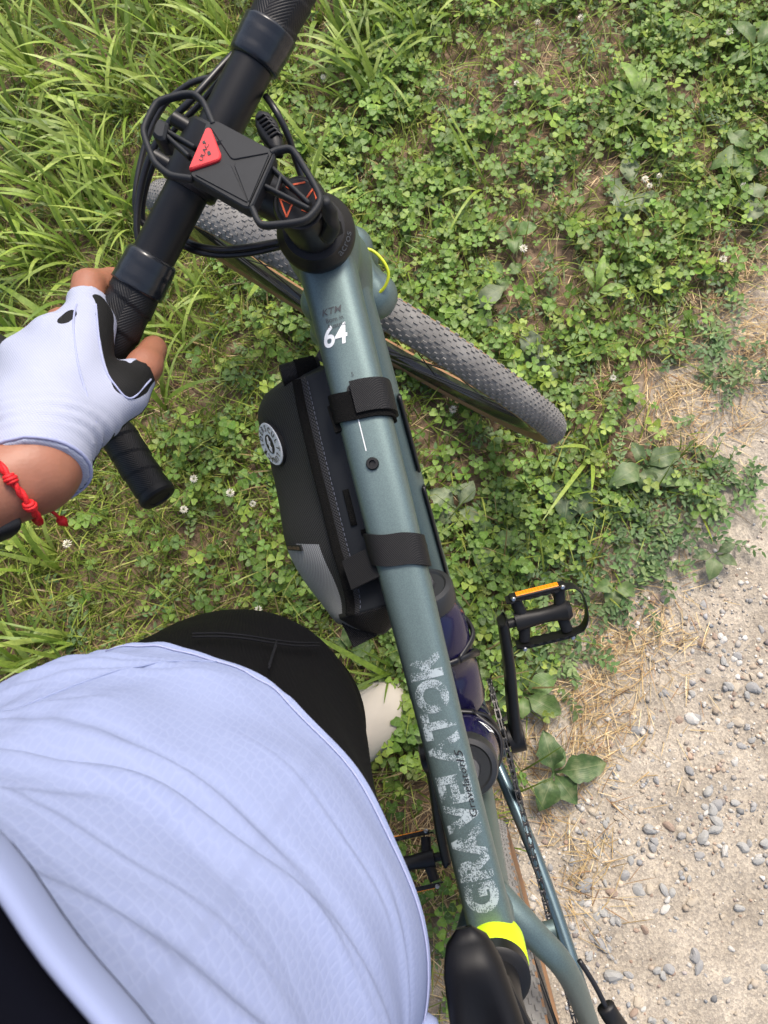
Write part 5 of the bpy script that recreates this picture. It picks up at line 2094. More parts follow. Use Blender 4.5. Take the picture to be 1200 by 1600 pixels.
# raised triangular panels on the plate leave a crossing groove
ctr = np.array([361, 252])
cor = [np.array(q, float) for q in [(299, 273), (324, 192), (425, 238), (390, 321)]]
for k in (1, 2, 3):
    a, b = cor[k], cor[(k + 1) % 4]
    tri_ = [ctr + (a - ctr) * .08 + (b - ctr) * .02 + (0 if k else 0), a * .96 + ctr * .04, b * .96 + ctr * .04, ctr + (b - ctr) * .08 + (a - ctr) * .02]
    cc = (np.mean(tri_, 0))
    tri_ = [cc + (t - cc) * .955 for t in tri_]
    MB().add(hull_prism(round_poly(tri_, 2.5, 3), MZ - .001, MZ + .0009, .0005)).build('raised_panel', ['silicone'], plate_o, smooth=rad(30))
red = [(294, 263), (322, 198), (329, 199), (345, 240), (343, 248), (334, 252), (298, 264)]
red_o = MB().add(hull_prism(round_poly(red, 3, 3), MZ - .001, MZ + .0024, .0008)).build('red_badge', ['red'], mount, smooth=rad(30))
# badge letters run up the red triangle
V, F = text_shape('ULAC', 0.01, 0)
V = (V - (V.max(0) + V.min(0)) / 2) / (V[:, 0].max() - V[:, 0].min())
o_, ex_ = np.array([318.5, 237.0]), np.array([11.0, -27.0])
ey_ = np.array([-20.0, -8.0])
P = np.array([at(*(o_ + ex_ * q[0] + ey_ * q[1]), MZ + .0028) for q in V])
mk('badge_lettering', P, F, 'black_print', red_o, False)
rgp = round_poly([(323, 237), (325, 243), (330, 241), (328, 235)], 1.5, 3)
mb = MB().add(hull_prism(rgp, MZ + .002, MZ + .0027, 0))
mb.add(hull_prism([(320, 219), (321, 223), (317, 225), (316, 221)], MZ + .002, MZ + .0027, 0))
mb.build('badge_mark', ['black_print'], red_o, smooth=False)


def strap_loop(pts, z, r=.0021, rb=.0030, name='silicone_arm', n=5):
    P0 = np.array([at(u, v, zz) for (u, v), zz in zip(pts, np.broadcast_to(z, len(pts)))])
    P = [P0[0]]
    for a_, b_ in zip(P0[:-1], P0[1:]):
        P += [a_ * .82 + b_ * .18, a_ * .18 + b_ * .82]
    P.append(P0[-1])
    return MB().add(sweep(spline(P, 3), r, rb, 12, (0, 0, 1), 2.6)).build(name, ['silicone'], mount, smooth=True)


strap_loop([(334, 196), (318, 160), (304, 148), (285, 148), (245, 160), (223, 205), (241, 254), (266, 275), (300, 280)], .970, n=4)
strap_loop([(305, 232), (250, 200)], .966, .0016)
strap_loop([(296, 246), (250, 204)], .966, .0016)
strap_loop([(424, 240), (434, 235), (458, 233), (504, 312), (479, 346), (408, 354), (394, 326)], .970, n=4)
strap_loop([(424, 262), (484, 320)], .966, .0016)
strap_loop([(410, 290), (484, 328)], .966, .0016)
strap_loop([(440, 277), (432, 302)], .966, .0014)
mb = MB().add(hull_prism(round_poly([(240, 193), (248, 182), (262, 190), (256, 216), (246, 216), (236, 208)], 3), .955, .972, .002))
mb.build('corner_hook', ['silicone'], mount)
# hooked right corner that grips the stem
mb = MB()
for q in range(6):
    a = np.array([498 + q * 3.4, 322 + q * 4.2])
    mb.add(hull_prism([tuple(a + d) for d in ((-11, 4), (-7, -3), (13, -6), (17, 1), (6, 8))], .926, .951 - .002 * q, .0015))
mb.build('corner_hook', ['silicone'], mount)
mb = MB().add(sweep(spline([at(504, 312, .968), at(514, 330, .958), at(520, 352, .940), at(510, 372, .920)], 5), .0040, .0055, 12))
mb.build('strap_tail', ['silicone'], mount, smooth=True)
# lever paddle with ribs
pad = [(397, 178), (403, 168), (418, 171), (432, 186), (440, 210), (438, 232), (424, 232), (408, 212), (398, 194)]
pd_o = MB().add(hull_prism(round_poly(pad, 4), .945, .955, .0025)).build('lever_paddle', ['black_plastic'], mount, smooth=True)
for q in range(6):
    a = np.array([403 + q * 4.3, 184 + q * 5.6])
    MB().add(sweep([at(*(a + (-2, 3)), .9552), at(*(a + (9, -6)), .9562), at(*(a + (17, 0)), .9552)], .0011, n=6)).build('rib', ['black_plastic'], pd_o, smooth=True)
# clamp body between plate and bar
mb = MB().add(sweep([at(352, 262, .945), at(356, 258, MZ - .008)], .015, .012, 24, (1, 0, 0), 3))
mb.build('clamp_block', ['black_plastic'], mount)

# ================================================================== frame bag
st_r = [(466, 594), (476, 640), (496, 725), (515, 800), (530, 860), (543, 905), (549, 940), (547, 962)]
st_o = [(414, 622), (402, 655), (417, 722), (435, 790), (449, 857), (472, 908), (503, 946), (532, 972)]


def ztt(x):
    return TT0[2] + (x - TT0[0]) * TTD[2] / TTD[0]


NSEG = 7
stations = []
for (ru, rv), (ou, ov) in zip(st_r, st_o):
    p2 = blz(ru, rv, 0.80)
    p2 = blz(ru, rv, ztt(p2[0]) - .012)
    p3 = blz(ou, ov, ztt(p2[0]) - .078)
    x = p2[0]
    p0 = np.array([x, .006, ztt(x) - .012])
    p1 = np.array([x, .019, ztt(x) - .004])
    p4 = p3 + np.array([0, -.012, -.034])
    p5 = np.array([p3[0], .012, p3[2] - .040])
    stations.append([p0, p1, p2, p3, p4, p5])
stations = np.array(stations)
# finer stations along the length
fine = np.stack([spline(stations[:, j], 6) for j in range(6)], 1)
rings, seg = [], []
for S_ in fine:
    ring_, sg_ = [], []
    for j in range(6):
        a, b = S_[j], S_[(j + 1) % 6]
        for t in np.linspace(0, 1, 8, endpoint=False):
            ring_.append(a + (b - a) * t)
            sg_.append(j)
    ring_ = np.array(ring_)
    for _ in range(3):
        ring_ = .25 * np.roll(ring_, 1, 0) + .5 * ring_ + .25 * np.roll(ring_, -1, 0)
    rings.append(ring_)
rings = np.array(rings)
K, Nn = rings.shape[:2]
# soft bulges of the packed fabric on the outer face
for i in range(K):
    for j in range(Nn):
        if 16 <= j < 26:
            f_ = math.sin(math.pi * (j - 16) / 10)
            rings[i, j] += np.array([0, .006, .004]) * f_ * (0.6 + .4 * math.sin(i * .31 + 1))
ends = []
for ri, sgn in ((0, 1), (-1, -1)):
    c = rings[ri].mean(0) + np.array([.010 * sgn, 0, 0])
    cap_ = [rings[ri] * (1 - t) + c * t + np.array([.010 * sgn * math.sin(math.pi * min(1, t * 1.0) * .5), 0, 0]) for t in (.10, .35, .8)]
    ends.append(cap_)
allr = ends[0][::-1] + list(rings) + ends[1]
allr = np.array(allr)
K2 = len(allr)
V = allr.reshape(-1, 3)
F, I = [], []
for i in range(K2 - 1):
    for j in range(Nn):
        j2 = (j + 1) % Nn
        F.append((i * Nn + j, i * Nn + j2, (i + 1) * Nn + j2, (i + 1) * Nn + j))
        sgj = j // 8
        ii = i - 3
        mi = 1 if 6 <= j < 14 and ii < K - 1 else 0
        if ii >= 22.5 + (j - 18) * .25 and 18 <= j < 31 and not (ii > K - 4 and j < 19):
            mi = 2
        I.append(mi)
F += [tuple(range(Nn))[::-1], tuple((K2 - 1) * Nn + j for j in range(Nn))]
I += [0, 0]
bc = BW([stations[3].mean(0)])[0]
bag = thing('frame_bag', 'black frame bag with silver corner strapped under the top tube', 'bag', bc)
bu_ = np.zeros((K2, Nn, 2))
bu_[1:, :, 0] = np.cumsum(np.linalg.norm(np.diff(allr, axis=0), axis=2).mean(1))[:, None]
bu_[:, 1:, 1] = np.cumsum(np.linalg.norm(np.diff(allr, axis=1), axis=2).mean(0))[None]
bag_o = mk('bag_body', BW(V), F, ['weave', 'pvc', 'weave_grey'], bag, True, I, uv=bu_.reshape(-1, 2))
# zipper welt along the ridge and a piping line beside it
rid = np.array([r_[16] for r_ in rings]) + np.array([0, .0005, .001])
MB().add(sweep(rid, .0042, .0030, 12, (0, 0, 1), 2.4)).build('zipper_welt', ['hook_loop'], bag, BW, True)
pip = np.array([r_[14] * .8 + r_[13] * .2 for r_ in rings]) + np.array([0, 0, .0004])
for i in range(0, len(pip) - 2, 1):
    pass
stt = []
L_ = np.r_[0, np.cumsum(np.linalg.norm(np.diff(pip, axis=0), axis=1))]
mb = MB()
for s in np.arange(.004, L_[-1] - .004, .0042):
    a, b = [np.array([np.interp(q, L_, pip[:, k]) for k in range(3)]) for q in (s, s + .0026)]
    mb.add(bar(a, b, .0006, .0006))
mb.build('stitching', [mat('blue_grey_thread', (0.08, 0.09, 0.12), 0.8)], bag, BW, kind='stuff')
# slots in the coated panel
for i0, i1, jj in ((16, 22, 11), (22, 24, 9)):
    q = np.array([rings[i][jj] for i in range(i0, i1)]) + np.array([0, .0, .0008])
    MB().add(sweep(q, .0026, .0008, 10, (0, 0, 1), 3)).build('strap_slot', ['hook_loop'], bag, BW, True)
# rear tab
q0 = rings[-1][20]
MB().add(bar(q0 + [.004, -.012, -.004], q0 + [-.022, -.018, -.006], .022, .003)).build('rear_tab', ['strap'], bag, BW)
# name tag
tg0, tg1 = rings[23][19], rings[24][26]


def face_pt(i, j):
    i0, j0 = int(i), int(j)
    a = rings[i0][j0] * (1 - (j - j0)) + rings[i0][j0 + 1] * (j - j0)
    b = rings[min(K - 1, i0 + 1)][j0] * (1 - (j - j0)) + rings[min(K - 1, i0 + 1)][j0 + 1] * (j - j0)
    return a + (b - a) * (i - i0)


def face_frame(i, j):
    o = face_pt(i, j)
    ex = unit(face_pt(i, j + .5) - face_pt(i, j - .5))       # outwards / down
    ey = unit(face_pt(i - .5, j) - face_pt(i + .5, j))       # forward
    nz = unit(np.cross(ex, ey))
    nz = nz if nz[2] > 0 else -nz
    return o, ex, ey, nz


o, ex, ey, nz = face_frame(23.6, 21.3)
tag_o = MB().add(prism([(-.013, -.0026), (.013, -.0026), (.013, .0026), (-.013, .0026)], o, ex, ey, nz, 0, .0016)).build('name_tag', ['pvc'], bag, BW)
V, F = text_shape('NEO PORTER')
V = (V - (V.max(0) + V.min(0)) / 2) * (.022 / (V[:, 0].max() - V[:, 0].min()))
P = o + np.outer(-V[:, 0], -ex) * -1 + np.outer(V[:, 1], -ey) + nz * .0021
mk('tag_lettering', BW(P), F, 'tan_print', tag_o, False)
# round badge
o, ex, ey, nz = face_frame(9.6, 21.6)
disc = lambda r_, n_=40: [(r_ * math.cos(2 * math.pi * k / n_), r_ * math.sin(2 * math.pi * k / n_)) for k in range(n_)]
lift = .0035
MB().add(prism(disc(.0208), o, ex, ey, nz, -.002, lift - .0008, .0005)).build('badge_rim', ['black_rubber'], bag, BW)
bad = MB().add(prism(disc(.0195), o, ex, ey, nz, 0, lift, .0004)).build('badge', ['white_print'], bag, BW)
MB().add(prism([(.0072 * math.cos(a), .0088 * math.sin(a)) for a in np.linspace(0, 2 * np.pi, 32, endpoint=False)], o, ex, ey, nz, 0, lift + .0005)).build('badge_centre', ['black_print'], bad, BW)
arrow = [(-.0012, .0066), (.0012, .0072), (.0006, .0022), (.0032, .0030), (.0008, -.0012), (.0012, -.0030), (.0030, -.0026), (0, -.0078), (-.0030, -.0032), (-.0012, -.0030), (-.0016, .0), (-.0036, .0004), (-.0022, .0030)]
MB().add(prism(arrow, o, -ex, ey, nz, 0, lift + .0010)).build('badge_arrow', ['white_print'], bad, BW, smooth=False)
VV, FF, nn_ = [], [], 0
for word, a0_, a1_ in (('RIDERS', 205, 85), ('CULT', 60, -15), ('LUNACY', -45, -150)):
    for k, ch in enumerate(word):
        V, F = text_shape(ch, 0.02, 0)
        h = .0058
        V = (V - (V.max(0) + V.min(0)) / 2) * (h / .73)
        a = rad(a0_ + (a1_ - a0_) * k / (len(word) - 1))
        rd, tg_ = np.array([math.cos(a), math.sin(a)]), np.array([math.sin(a), -math.cos(a)])
        q = rd * .0146 + np.outer(V[:, 0], tg_) * .82 + np.outer(V[:, 1], rd)
        P = o + np.outer(q[:, 0], -ex) + np.outer(q[:, 1], ey) + nz * (lift + .0006)
        VV.append(P)
        FF += [tuple(i + nn_ for i in f) for f in F]
        nn_ += len(P)
mk('badge_lettering', BW(np.concatenate(VV)), FF, 'black_print', bad, False)


# straps round the top tube
def strap_ring(s0, width, skew, lift_, t0, t1, mat_, name, thick=.0022, parent=None, label=None):
    """band over the tube between angles t0..t1 (0 = left side, 90 = top, 180 = right side)"""
    V, n_ = [], 40
    th = np.radians(np.linspace(t0, t1, n_))
    for wv in (0, 1):
        for lf in (0, thick):
            for a in th:
                s = s0 + width * wv + skew * math.cos(a)
                q = s / TTL
                aa, bb = np.interp(q, _s, _a) + lift_ + lf, np.interp(q, _s, _b) + lift_ + lf
                c, z_ = math.cos(a), math.sin(a)
                V.append(TT0 + TTD * s + np.array([0, 1, 0]) * aa * math.copysign(abs(c) ** (2 / TEX), c) + TTU * bb * math.copysign(abs(z_) ** (2 / TEX), z_))
    F = []
    for i in range(n_ - 1):
        a, b, c, d = i, n_ + i, 2 * n_ + i, 3 * n_ + i
        F += [(b, b + 1, d + 1, d), (a, c, c + 1, a + 1), (a, a + 1, b + 1, b), (c, d, d + 1, c + 1)]
    F += [(0, n_, 3 * n_, 2 * n_), (n_ - 1, 3 * n_ - 1, 4 * n_ - 1, 2 * n_ - 1)][0:1] + [(n_ - 1, 3 * n_ - 1, 4 * n_ - 1, 2 * n_ - 1)]
    return mk(name, BW(V), F, mat_, parent or bag, rad(30), label=label)


strap_ring(tt_s(620), .0225, -.003, .0007, -25, 235, 'hook_loop', 'strap', label='velcro strap around the front of the top tube')
strap_ring(tt_s(606), .0250, -.003, .0030, 88, 230, 'strap', 'strap_end')
strap_ring(tt_s(850), .0245, -.006, .0007, -40, 240, 'strap', 'strap', label='webbing strap around the middle of the top tube')
# loose end of the front strap that sticks out on the left, and the rear strap's run down to the bag
q = tt_surface(np.array([tt_s(655)]), np.array([.018]))[0]
MB().add(bar(q + [.004, -.006, -.003], q + [.003, .007, -.006], .0235, .0035, (0, 0.2, 1))).build('strap_tail', ['hook_loop'], bag, BW)
q = tt_surface(np.array([tt_s(882)]), np.array([.016]))[0]
MB().add(bar(q + [.0005, -.004, -.004], q + [-.0035, .027, -.016], .0245, .0028, (0, .3, 1))).build('strap_base', ['strap'], bag, BW)
# rolled strap in front of the bag
a, b = to_bike(at(440, 588, .80))[0], to_bike(at(500, 574, .795))[0]
MB().add(sweep([a, a * .5 + b * .5, b], [.0095, .0105, .0095], None, 20, (0, 0, 1))).build('rolled_strap', ['strap'], bag, BW)
MB().add(sweep([a * .62 + b * .38, a * .1 + b * .9], [.0112, .0112], None, 20, (0, 0, 1))).build('rolled_strap_band', ['hook_loop'], bag, BW)

# ================================================================== the rider
FA_ = rad(45.0)                                # heading of the body
FV = np.array([math.cos(FA_), math.sin(FA_), 0])
RV = np.array([math.sin(FA_), -math.cos(FA_), 0])      # to the rider's right
HIP = np.array([-0.153, -0.095, 0.0])


def bpt(right, front, z, o=HIP):
    return np.array([o[0], o[1], 0]) + RV * right + FV * front + np.array([0, 0, z])


def sec(z, right, front, hl, hd):
    c = bpt(right, front, z)
    return (z, c[0], c[1], hl, hd)


person = thing('person', 'rider in pale jersey, black shorts and white glove holding the handlebar', 'person', (HIP[0] - .06, HIP[1] - .03, 0))

# ---- key joints
KN = {'L': (bpt(-.058, .040, .86), bpt(-.075, .045, .48), np.array([-.224, -.092, .10])),
      'R': (bpt(.050, -.02, .86), bpt(.01, -.08, .50), bpt(-.04, -.26, .10))}
NECK = bpt(0.0, .015, 1.25)
HEAD = bpt(0.0, -.045, 1.47)
SHL, SHR = bpt(-.165, -.02, 1.195), bpt(.175, -.03, 1.195)
WRL = at(52, 735, .945)
ELL = WRL + np.array([-.165, -.125, .10])
ELR, WRR = bpt(.25, -.15, .97), bpt(.25, -.17, .76)

# ---- left hand: joints
zk = .900
MCP = {'index': at(136, 508, zk), 'middle': at(84, 532, zk + .006), 'ring': at(36, 564, zk + .002), 'pinky': at(-6, 602, zk - .006)}
PIP = {'index': at(138, 446, .888), 'middle': at(96, 504, .868), 'ring': at(56, 540, .862), 'pinky': at(20, 580, .856)}
DIP = {'index': at(176, 440, .864), 'middle': at(128, 508, .846), 'ring': at(92, 548, .840), 'pinky': at(58, 592, .834)}
TIP = {'index': at(198, 464, .846), 'middle': at(158, 530, .838), 'ring': at(120, 570, .832), 'pinky': at(88, 614, .826)}
RADI = {'index': (.0135, .0122, .0105, .0092), 'middle': (.0125, .011, .0098, .0088), 'ring': (.0120, .0102, .0092, .0082), 'pinky': (.0110, .0092, .0080, .0072)}
TH = [at(105, 672, .925), at(188, 618, .898), at(226, 572, .878), at(240, 545, .862)]
THR = [.0180, .0150, .0122, .0104]


def hand(im, grow=0.0, k=.010):
    im.chain([(WRL, .0265 + grow), (WRL * .6 + (MCP['middle'] + MCP['ring']) * .2, .0265 + grow)], k)
    pal = (MCP['middle'] + MCP['ring']) / 2
    # palm as a fan of metacarpals
    for f in MCP:
        base = WRL + (MCP[f] - pal) * .35 + (pal - WRL) * .18
        im.cone(base, MCP[f], .0205 + grow, RADI[f][0] + .0030 + grow, .014)
    im.cone((WRL + pal) / 2 + [0, 0, -.008], pal + [0, 0, -.010], .026 + grow, .018 + grow, .016)
    im.cone(WRL + (TH[0] - WRL) * .4, TH[0], .022 + grow, .0195 + grow, .014)
    im.cone(TH[0], TH[1], THR[0] + grow, THR[1] + grow, .012)
    # web between thumb and index finger
    im.cone(TH[0] * .5 + TH[1] * .5, MCP['index'], .012 + grow, .012 + grow, .016)


def fingers(im, grow=0.0, upto=3, thumb=3, k=.004):
    for f in MCP:
        ch = [(MCP[f], RADI[f][0] + grow), (PIP[f], RADI[f][1] + grow), (DIP[f], RADI[f][2] + grow), (TIP[f], RADI[f][3] + grow)]
        im.chain(ch[:upto + 1], k)
    tc_ = [(p, r_ + grow) for p, r_ in zip(TH, THR)]
    im.chain(tc_[1:thumb + 1], .006)


# ---- the body: one continuous skin
def secw(z, dx, dy, hl, hd):
    return (z, HIP[0] + dx, HIP[1] + dy, hl, hd)


TORSO = [secw(.80, 0, 0, .125, .098), secw(.88, 0, 0, .126, .106), secw(.95, 0, 0, .126, .104), secw(1.02, .004, -.014, .122, .094), secw(1.10, .004, -.036, .118, .085), secw(1.15, .006, -.044, .116, .078), secw(1.19, .012, -.038, .115, .068), secw(1.215, .018, -.018, .095, .058), secw(1.24, .022, -.008, .055, .050)]
lo_h = np.min(list(TIP.values()) + list(MCP.values()) + [WRL], 0) - .035
hi_h = np.max(list(TH) + list(MCP.values()) + [WRL], 0) + .035
im = Implicit(grid_axis(-.62, .22, .0095, (lo_h[0], hi_h[0], .0030)), grid_axis(-.55, .40, .0095, (lo_h[1], hi_h[1], .0030)), grid_axis(-.01, 1.66, .0095, (lo_h[2], hi_h[2], .0030)))
im.loft(TORSO, FA_, .02)
for s_ in 'LR':
    h_, k_2, a_ = KN[s_]
    im.chain([(h_, .082), (h_ * .5 + k_2 * .5, .070), (k_2, .052), (k_2 * .62 + a_ * .38 - FV * .012, .052), (a_ + [0, 0, .02], .034)], .03)
    im.chain([(a_, .029), (a_ + FV * .07 + [0, 0, -.055], .024), (a_ + FV * .13 + [0, 0, -.070], .018)], .01)
im.chain([(bpt(-.002, .022, 1.20), .040), (bpt(-.002, .024, 1.28), .042), (HEAD + [0, 0, -.08], .052)], .03)
im.ell(HEAD, (.076, .094, .112), np.stack([RV, FV, (0, 0, 1)], 1), .03)
im.ell(HEAD + FV * .030 + [0, 0, -.055], (.055, .066, .058), np.stack([RV, FV, (0, 0, 1)], 1), .02)
im.cone(HEAD + FV * .086 + [0, 0, .012], HEAD + FV * .112 + [0, 0, -.022], .009, .013, .012)      # nose
im.cone(HEAD + FV * .094 - RV * .02 + [0, 0, -.052], HEAD + FV * .094 + RV * .02 + [0, 0, -.052], .006, .006, .006)   # lips
im.cone(HEAD + FV * .092 - RV * .018 + [0, 0, -.064], HEAD + FV * .092 + RV * .018 + [0, 0, -.064], .007, .007, .006)
for s_ in (-1, 1):
    im.ell(HEAD + RV * s_ * .078 - FV * .005 + [0, 0, -.005], (.008, .018, .030), np.stack([RV, FV, (0, 0, 1)], 1), .008)
    im.cone(HEAD + RV * s_ * .018 + FV * .084 + [0, 0, .030], HEAD + RV * s_ * .050 + FV * .072 + [0, 0, .030], .008, .008, .012)
im.chain([(SHL * .85 + NECK * .15, .052), (SHL, .054), (SHL * .5 + ELL * .5, .044), (ELL, .036), (ELL * .72 + WRL * .28, .0375), (ELL * .35 + WRL * .65, .0315), (WRL, .0262)], .03)
im.chain([(SHR * .85 + NECK * .15, .052), (SHR, .054), (SHR * .5 + ELR * .5, .044), (ELR, .038), (ELR * .7 + WRR * .3, .038), (WRR, .026)], .03)
hand(im, -.001)
fingers(im, 0.0)
# right hand resting, fingers loosely curled
pr = WRR + FV * .075 + np.array([0, 0, -.03])
im.chain([(WRR, .026), (pr, .030)], .015)
for i, o_ in enumerate((-.030, -.010, .010, .028)):
    m_ = pr + RV * o_ + FV * .015
    im.chain([(m_, .012), (m_ + FV * (.034 - abs(i - 1) * .004) + [0, 0, -.020], .0098), (m_ + FV * .040 + [0, 0, -.048 + abs(i - 1) * .004], .0085), (m_ + FV * .022 + [0, 0, -.062], .0075)], .004)
im.chain([(WRR + FV * .03 - RV * .022, .016), (pr - RV * .046 + FV * .012 + [0, 0, -.006], .0115), (pr - RV * .050 + FV * .040 + [0, 0, -.022], .0095)], .006)
Vb, Fb = im.mesh()
mk('body', Vb, Fb, 'skin', person, True)
# face and hair
eyew = mat('eye_white', (.75, .73, .70), .2)
eyed = mat('eye_iris', (.05, .03, .02), .2)
for s_ in (-1, 1):
    e0 = HEAD + RV * s_ * .032 + FV * .078 + np.array([0, 0, .010])
    mb = MB().add(lathe([(-.010, .004), (-.006, .0095), (0, .0118), (.006, .0098), (.009, .0062)], e0, FV, 20, (0, 0, 1)))
    mb.add(lathe([(.0085, .0062), (.0105, .004), (.0110, .001)], e0, FV, 16, (0, 0, 1)), 1)
    mb.build('eye', [eyew, eyed], person)
hx = np.arange(HEAD[0] - .14, HEAD[0] + .14, .006)
hy = np.arange(HEAD[1] - .14, HEAD[1] + .14, .006)
hz = np.arange(HEAD[2] - .12, HEAD[2] + .15, .006)
hi_ = Implicit(hx, hy, hz)
hi_.ell(HEAD + [0, 0, .006] - FV * .006, (.084, .100, .118), np.stack([RV, FV, (0, 0, 1)], 1), 0)
_X, _Y, _Z = np.meshgrid(hx, hy, hz, indexing='ij')
fr = (_X - HEAD[0]) * FV[0] + (_Y - HEAD[1]) * FV[1]
hi_.F = np.maximum(hi_.F, np.minimum(fr - .02, HEAD[2] + .055 - _Z))
hi_.F = np.maximum(hi_.F, HEAD[2] - .07 - _Z)
hi_.F = hi_.F + .003 * np.sin(_X * 260 + 3 * np.sin(_Z * 40)) * np.sin(_Y * 230)
Vq, Fq = hi_.mesh()
mk('hair', Vq, Fq, 'hair', person, True)

# ---- shorts
si = Implicit(np.arange(-.42, .13, .0056), np.arange(-.46, .16, .0056), np.arange(.44, 1.06, .0056))
SH = [sec(.78, 0, -.01, .128, .102), sec(.86, -.002, -.004, .134, .112), sec(.91, .000, .0, .136, .116), sec(.945, .002, .0, .136, .114), sec(.97, .006, -.004, .118, .096), sec(1.01, .014, -.014, .100, .076)]
si.loft(SH, FA_, .02)
for s_ in 'LR':
    h_, k_2, a_ = KN[s_]
    si.chain([(h_ + [0, 0, .02] + FV * (.010 if s_ == 'L' else -.01), .074), (h_ + [0, 0, -.04] + FV * (.012 if s_ == 'L' else -.01), .081), (h_ * .5 + k_2 * .5 + FV * .006, .076), (k_2 + (h_ - k_2) * .06, .058)], .04)
_X, _Y, _Z = np.meshgrid(si.x, si.y, si.z, indexing='ij')
si.F = si.F - .0012 * np.sin(_Z * 38 + 5 * np.sin(_X * 9)) * np.sin(_Y * 21)
si.F = np.maximum(si.F, .505 - _Z)
Vq, Fq = si.mesh()
shorts = mk('shorts', Vq, Fq, 'lycra', person, True)
# seams: a raised flat-lock stitch across the front and down the thigh
seam = mat('seam_thread', (0.005, 0.0055, 0.008), 0.8, spec=0.2)


def on_shorts(u, v):
    """where the sight line meets the cloth"""
    d_ = unit(sight(u, v))
    w_ = Vq - np.array([0, 0, CAM_H])
    t_ = w_ @ d_
    off_ = np.linalg.norm(w_ - np.outer(t_, d_), axis=1)
    k_ = np.nonzero(off_ < .0075)[0]
    if not len(k_):
        return None
    return np.array([0, 0, CAM_H]) + d_ * t_[k_[t_[k_].argmin()]]


for pts in ([(300, 990), (345, 988), (385, 992), (425, 1000), (465, 1006), (500, 1004), (530, 996)], [(432, 1002), (426, 1020), (420, 1040)]):
    for off_ in (0, 5):
        P = [on_shorts(u, v + off_) for u, v in pts]
        P = np.array([p - unit(p - np.array([0, 0, CAM_H])) * .0015 for p in P if p is not None])
        if len(P) > 2:
            P[1:-1] = (P[:-2] + 2 * P[1:-1] + P[2:]) / 4
            MB().add(sweep(spline(P, 4), .0006, n=6)).build('seam', [seam], shorts, None, True)

# ---- jersey: a lofted cloth with folds
JT, JZ = 220, 200
# creases of the cloth: from angle, height to angle, height (0 = front, negative = rider's left), sag, width, depth
CREASE = [(-1.5, 1.120, 1.2, 1.020, .018, .0075, .0060), (-1.4, 1.075, .3, 1.060, .010, .0060, .0042), (-1.5, 1.045, -.4, .990, .006, .0032, .0018), (-1.4, 1.025, -.35, .982, .005, .0028, .0016), (-1.2, 1.005, -.3, .978, .003, .0024, .0013),
          (-.3, 1.165, 1.3, 1.040, .012, .0070, .0048), (.5, 1.115, 1.5, 1.085, -.014, .0055, .0030), (-1.3, 1.165, -.5, 1.120, .010, .0055, .0026), (.5, 1.010, 1.6, .985, .004, .0040, .0024), (-1.7, 1.095, -.8, 1.055, -.004, .0040, .0030),
          (-.6, 1.135, .2, 1.112, .004, .0024, .0015), (.1, 1.075, .8, 1.050, .003, .0022, .0014), (-.9, 1.100, -.3, 1.088, .002, .0022, .0014), (.6, 1.145, 1.2, 1.105, .004, .0025, .0016), (-.2, 1.030, .5, 1.018, .002, .0022, .0012)]
JS = [secw(.930, .003, -.004, .147, .124), secw(.965, .003, -.004, .146, .123), secw(1.00, .004, -.008, .142, .116), secw(1.05, .004, -.024, .139, .108), secw(1.10, .004, -.038, .134, .098), secw(1.15, .006, -.046, .134, .092), secw(1.19, .012, -.042, .140, .084), secw(1.212, .022, -.024, .126, .078), secw(1.232, .032, -.002, .094, .071), secw(1.252, .036, .006, .076, .069)]
JS = np.array(JS)
Vj, Uj = [], []
for iz in range(JZ):
    q = iz / (JZ - 1)
    for it in range(JT):
        a = 2 * math.pi * it / JT              # 0 = front, +90 = right
        ca, sa = math.cos(a), math.sin(a)
        # the hem rises a little at the front, the collar dips at the front
        z0 = .950 + .022 * max(0, ca) ** 1.5 - .03 * max(0, -ca)
        z1 = 1.250 - .032 * max(0, ca) ** 1.2
        z = z0 + (z1 - z0) * q
        c = [np.interp(z, JS[:, 0], JS[:, k]) for k in (1, 2, 3, 4)]
        w = 1.0
        # cloth folds: long soft creases that run across the belly from the left flank to the right hip
        s1 = sa * .16
        f1 = math.sin((z - 1.085 - s1 * .55 + .02 * math.sin(s1 * 30)) * 62) * math.exp(-((z - 1.09 - s1 * .5) / .075) ** 2)
        f2 = math.sin((z - 1.02 + s1 * .25) * 95 + 1.3 + 2.0 * sa) * math.exp(-((z - 1.01) / .05) ** 2)
        f3 = math.sin(a * 9 + z * 40) * math.exp(-((z - z1) / .05) ** 2)
        f4 = math.sin((sa * .9 + ca * .2) * 14 + z * 55)
        left = math.exp(-((a - 5.05) / .5) ** 2)
        f5 = math.sin((z + .30 * (a - 5)) * 120) * left
        aw = (a + math.pi) % (2 * math.pi) - math.pi
        cr = 0
        for ca0, cz0, ca1, cz1, sag, cw, am in CREASE:
            t_ = (aw - ca0) / (ca1 - ca0)
            if -.15 < t_ < 1.15:
                zc = cz0 + (cz1 - cz0) * t_ + sag * math.sin(math.pi * t_)
                e_ = max(0, math.sin(math.pi * min(1, max(0, (t_ + .15) / 1.3)))) ** .7
                k_3 = (z - zc) / cw
                cr += am * e_ * (math.exp(-k_3 * k_3) - .8 * math.exp(-((k_3 + 1.5) / .8) ** 2))
        d = cr * .68 * (.55 + .75 * math.sin(aw * 2.3 + z * 31) ** 2) + .0013 * f1 + .0016 * f2 + .0018 * f3 + .0010 * f4 + .0008 * f5
        if q < .022:                           # rolled hem
            d += .0016 * math.sin(math.pi * q / .022)
        de, la = (c[3] + d) * ca, (c[2] + d) * sa
        Vj.append((c[0] + FV[0] * de + RV[0] * la, c[1] + FV[1] * de + RV[1] * la, z))
        Uj.append((a * .15, z))
Vj = np.array(Vj)
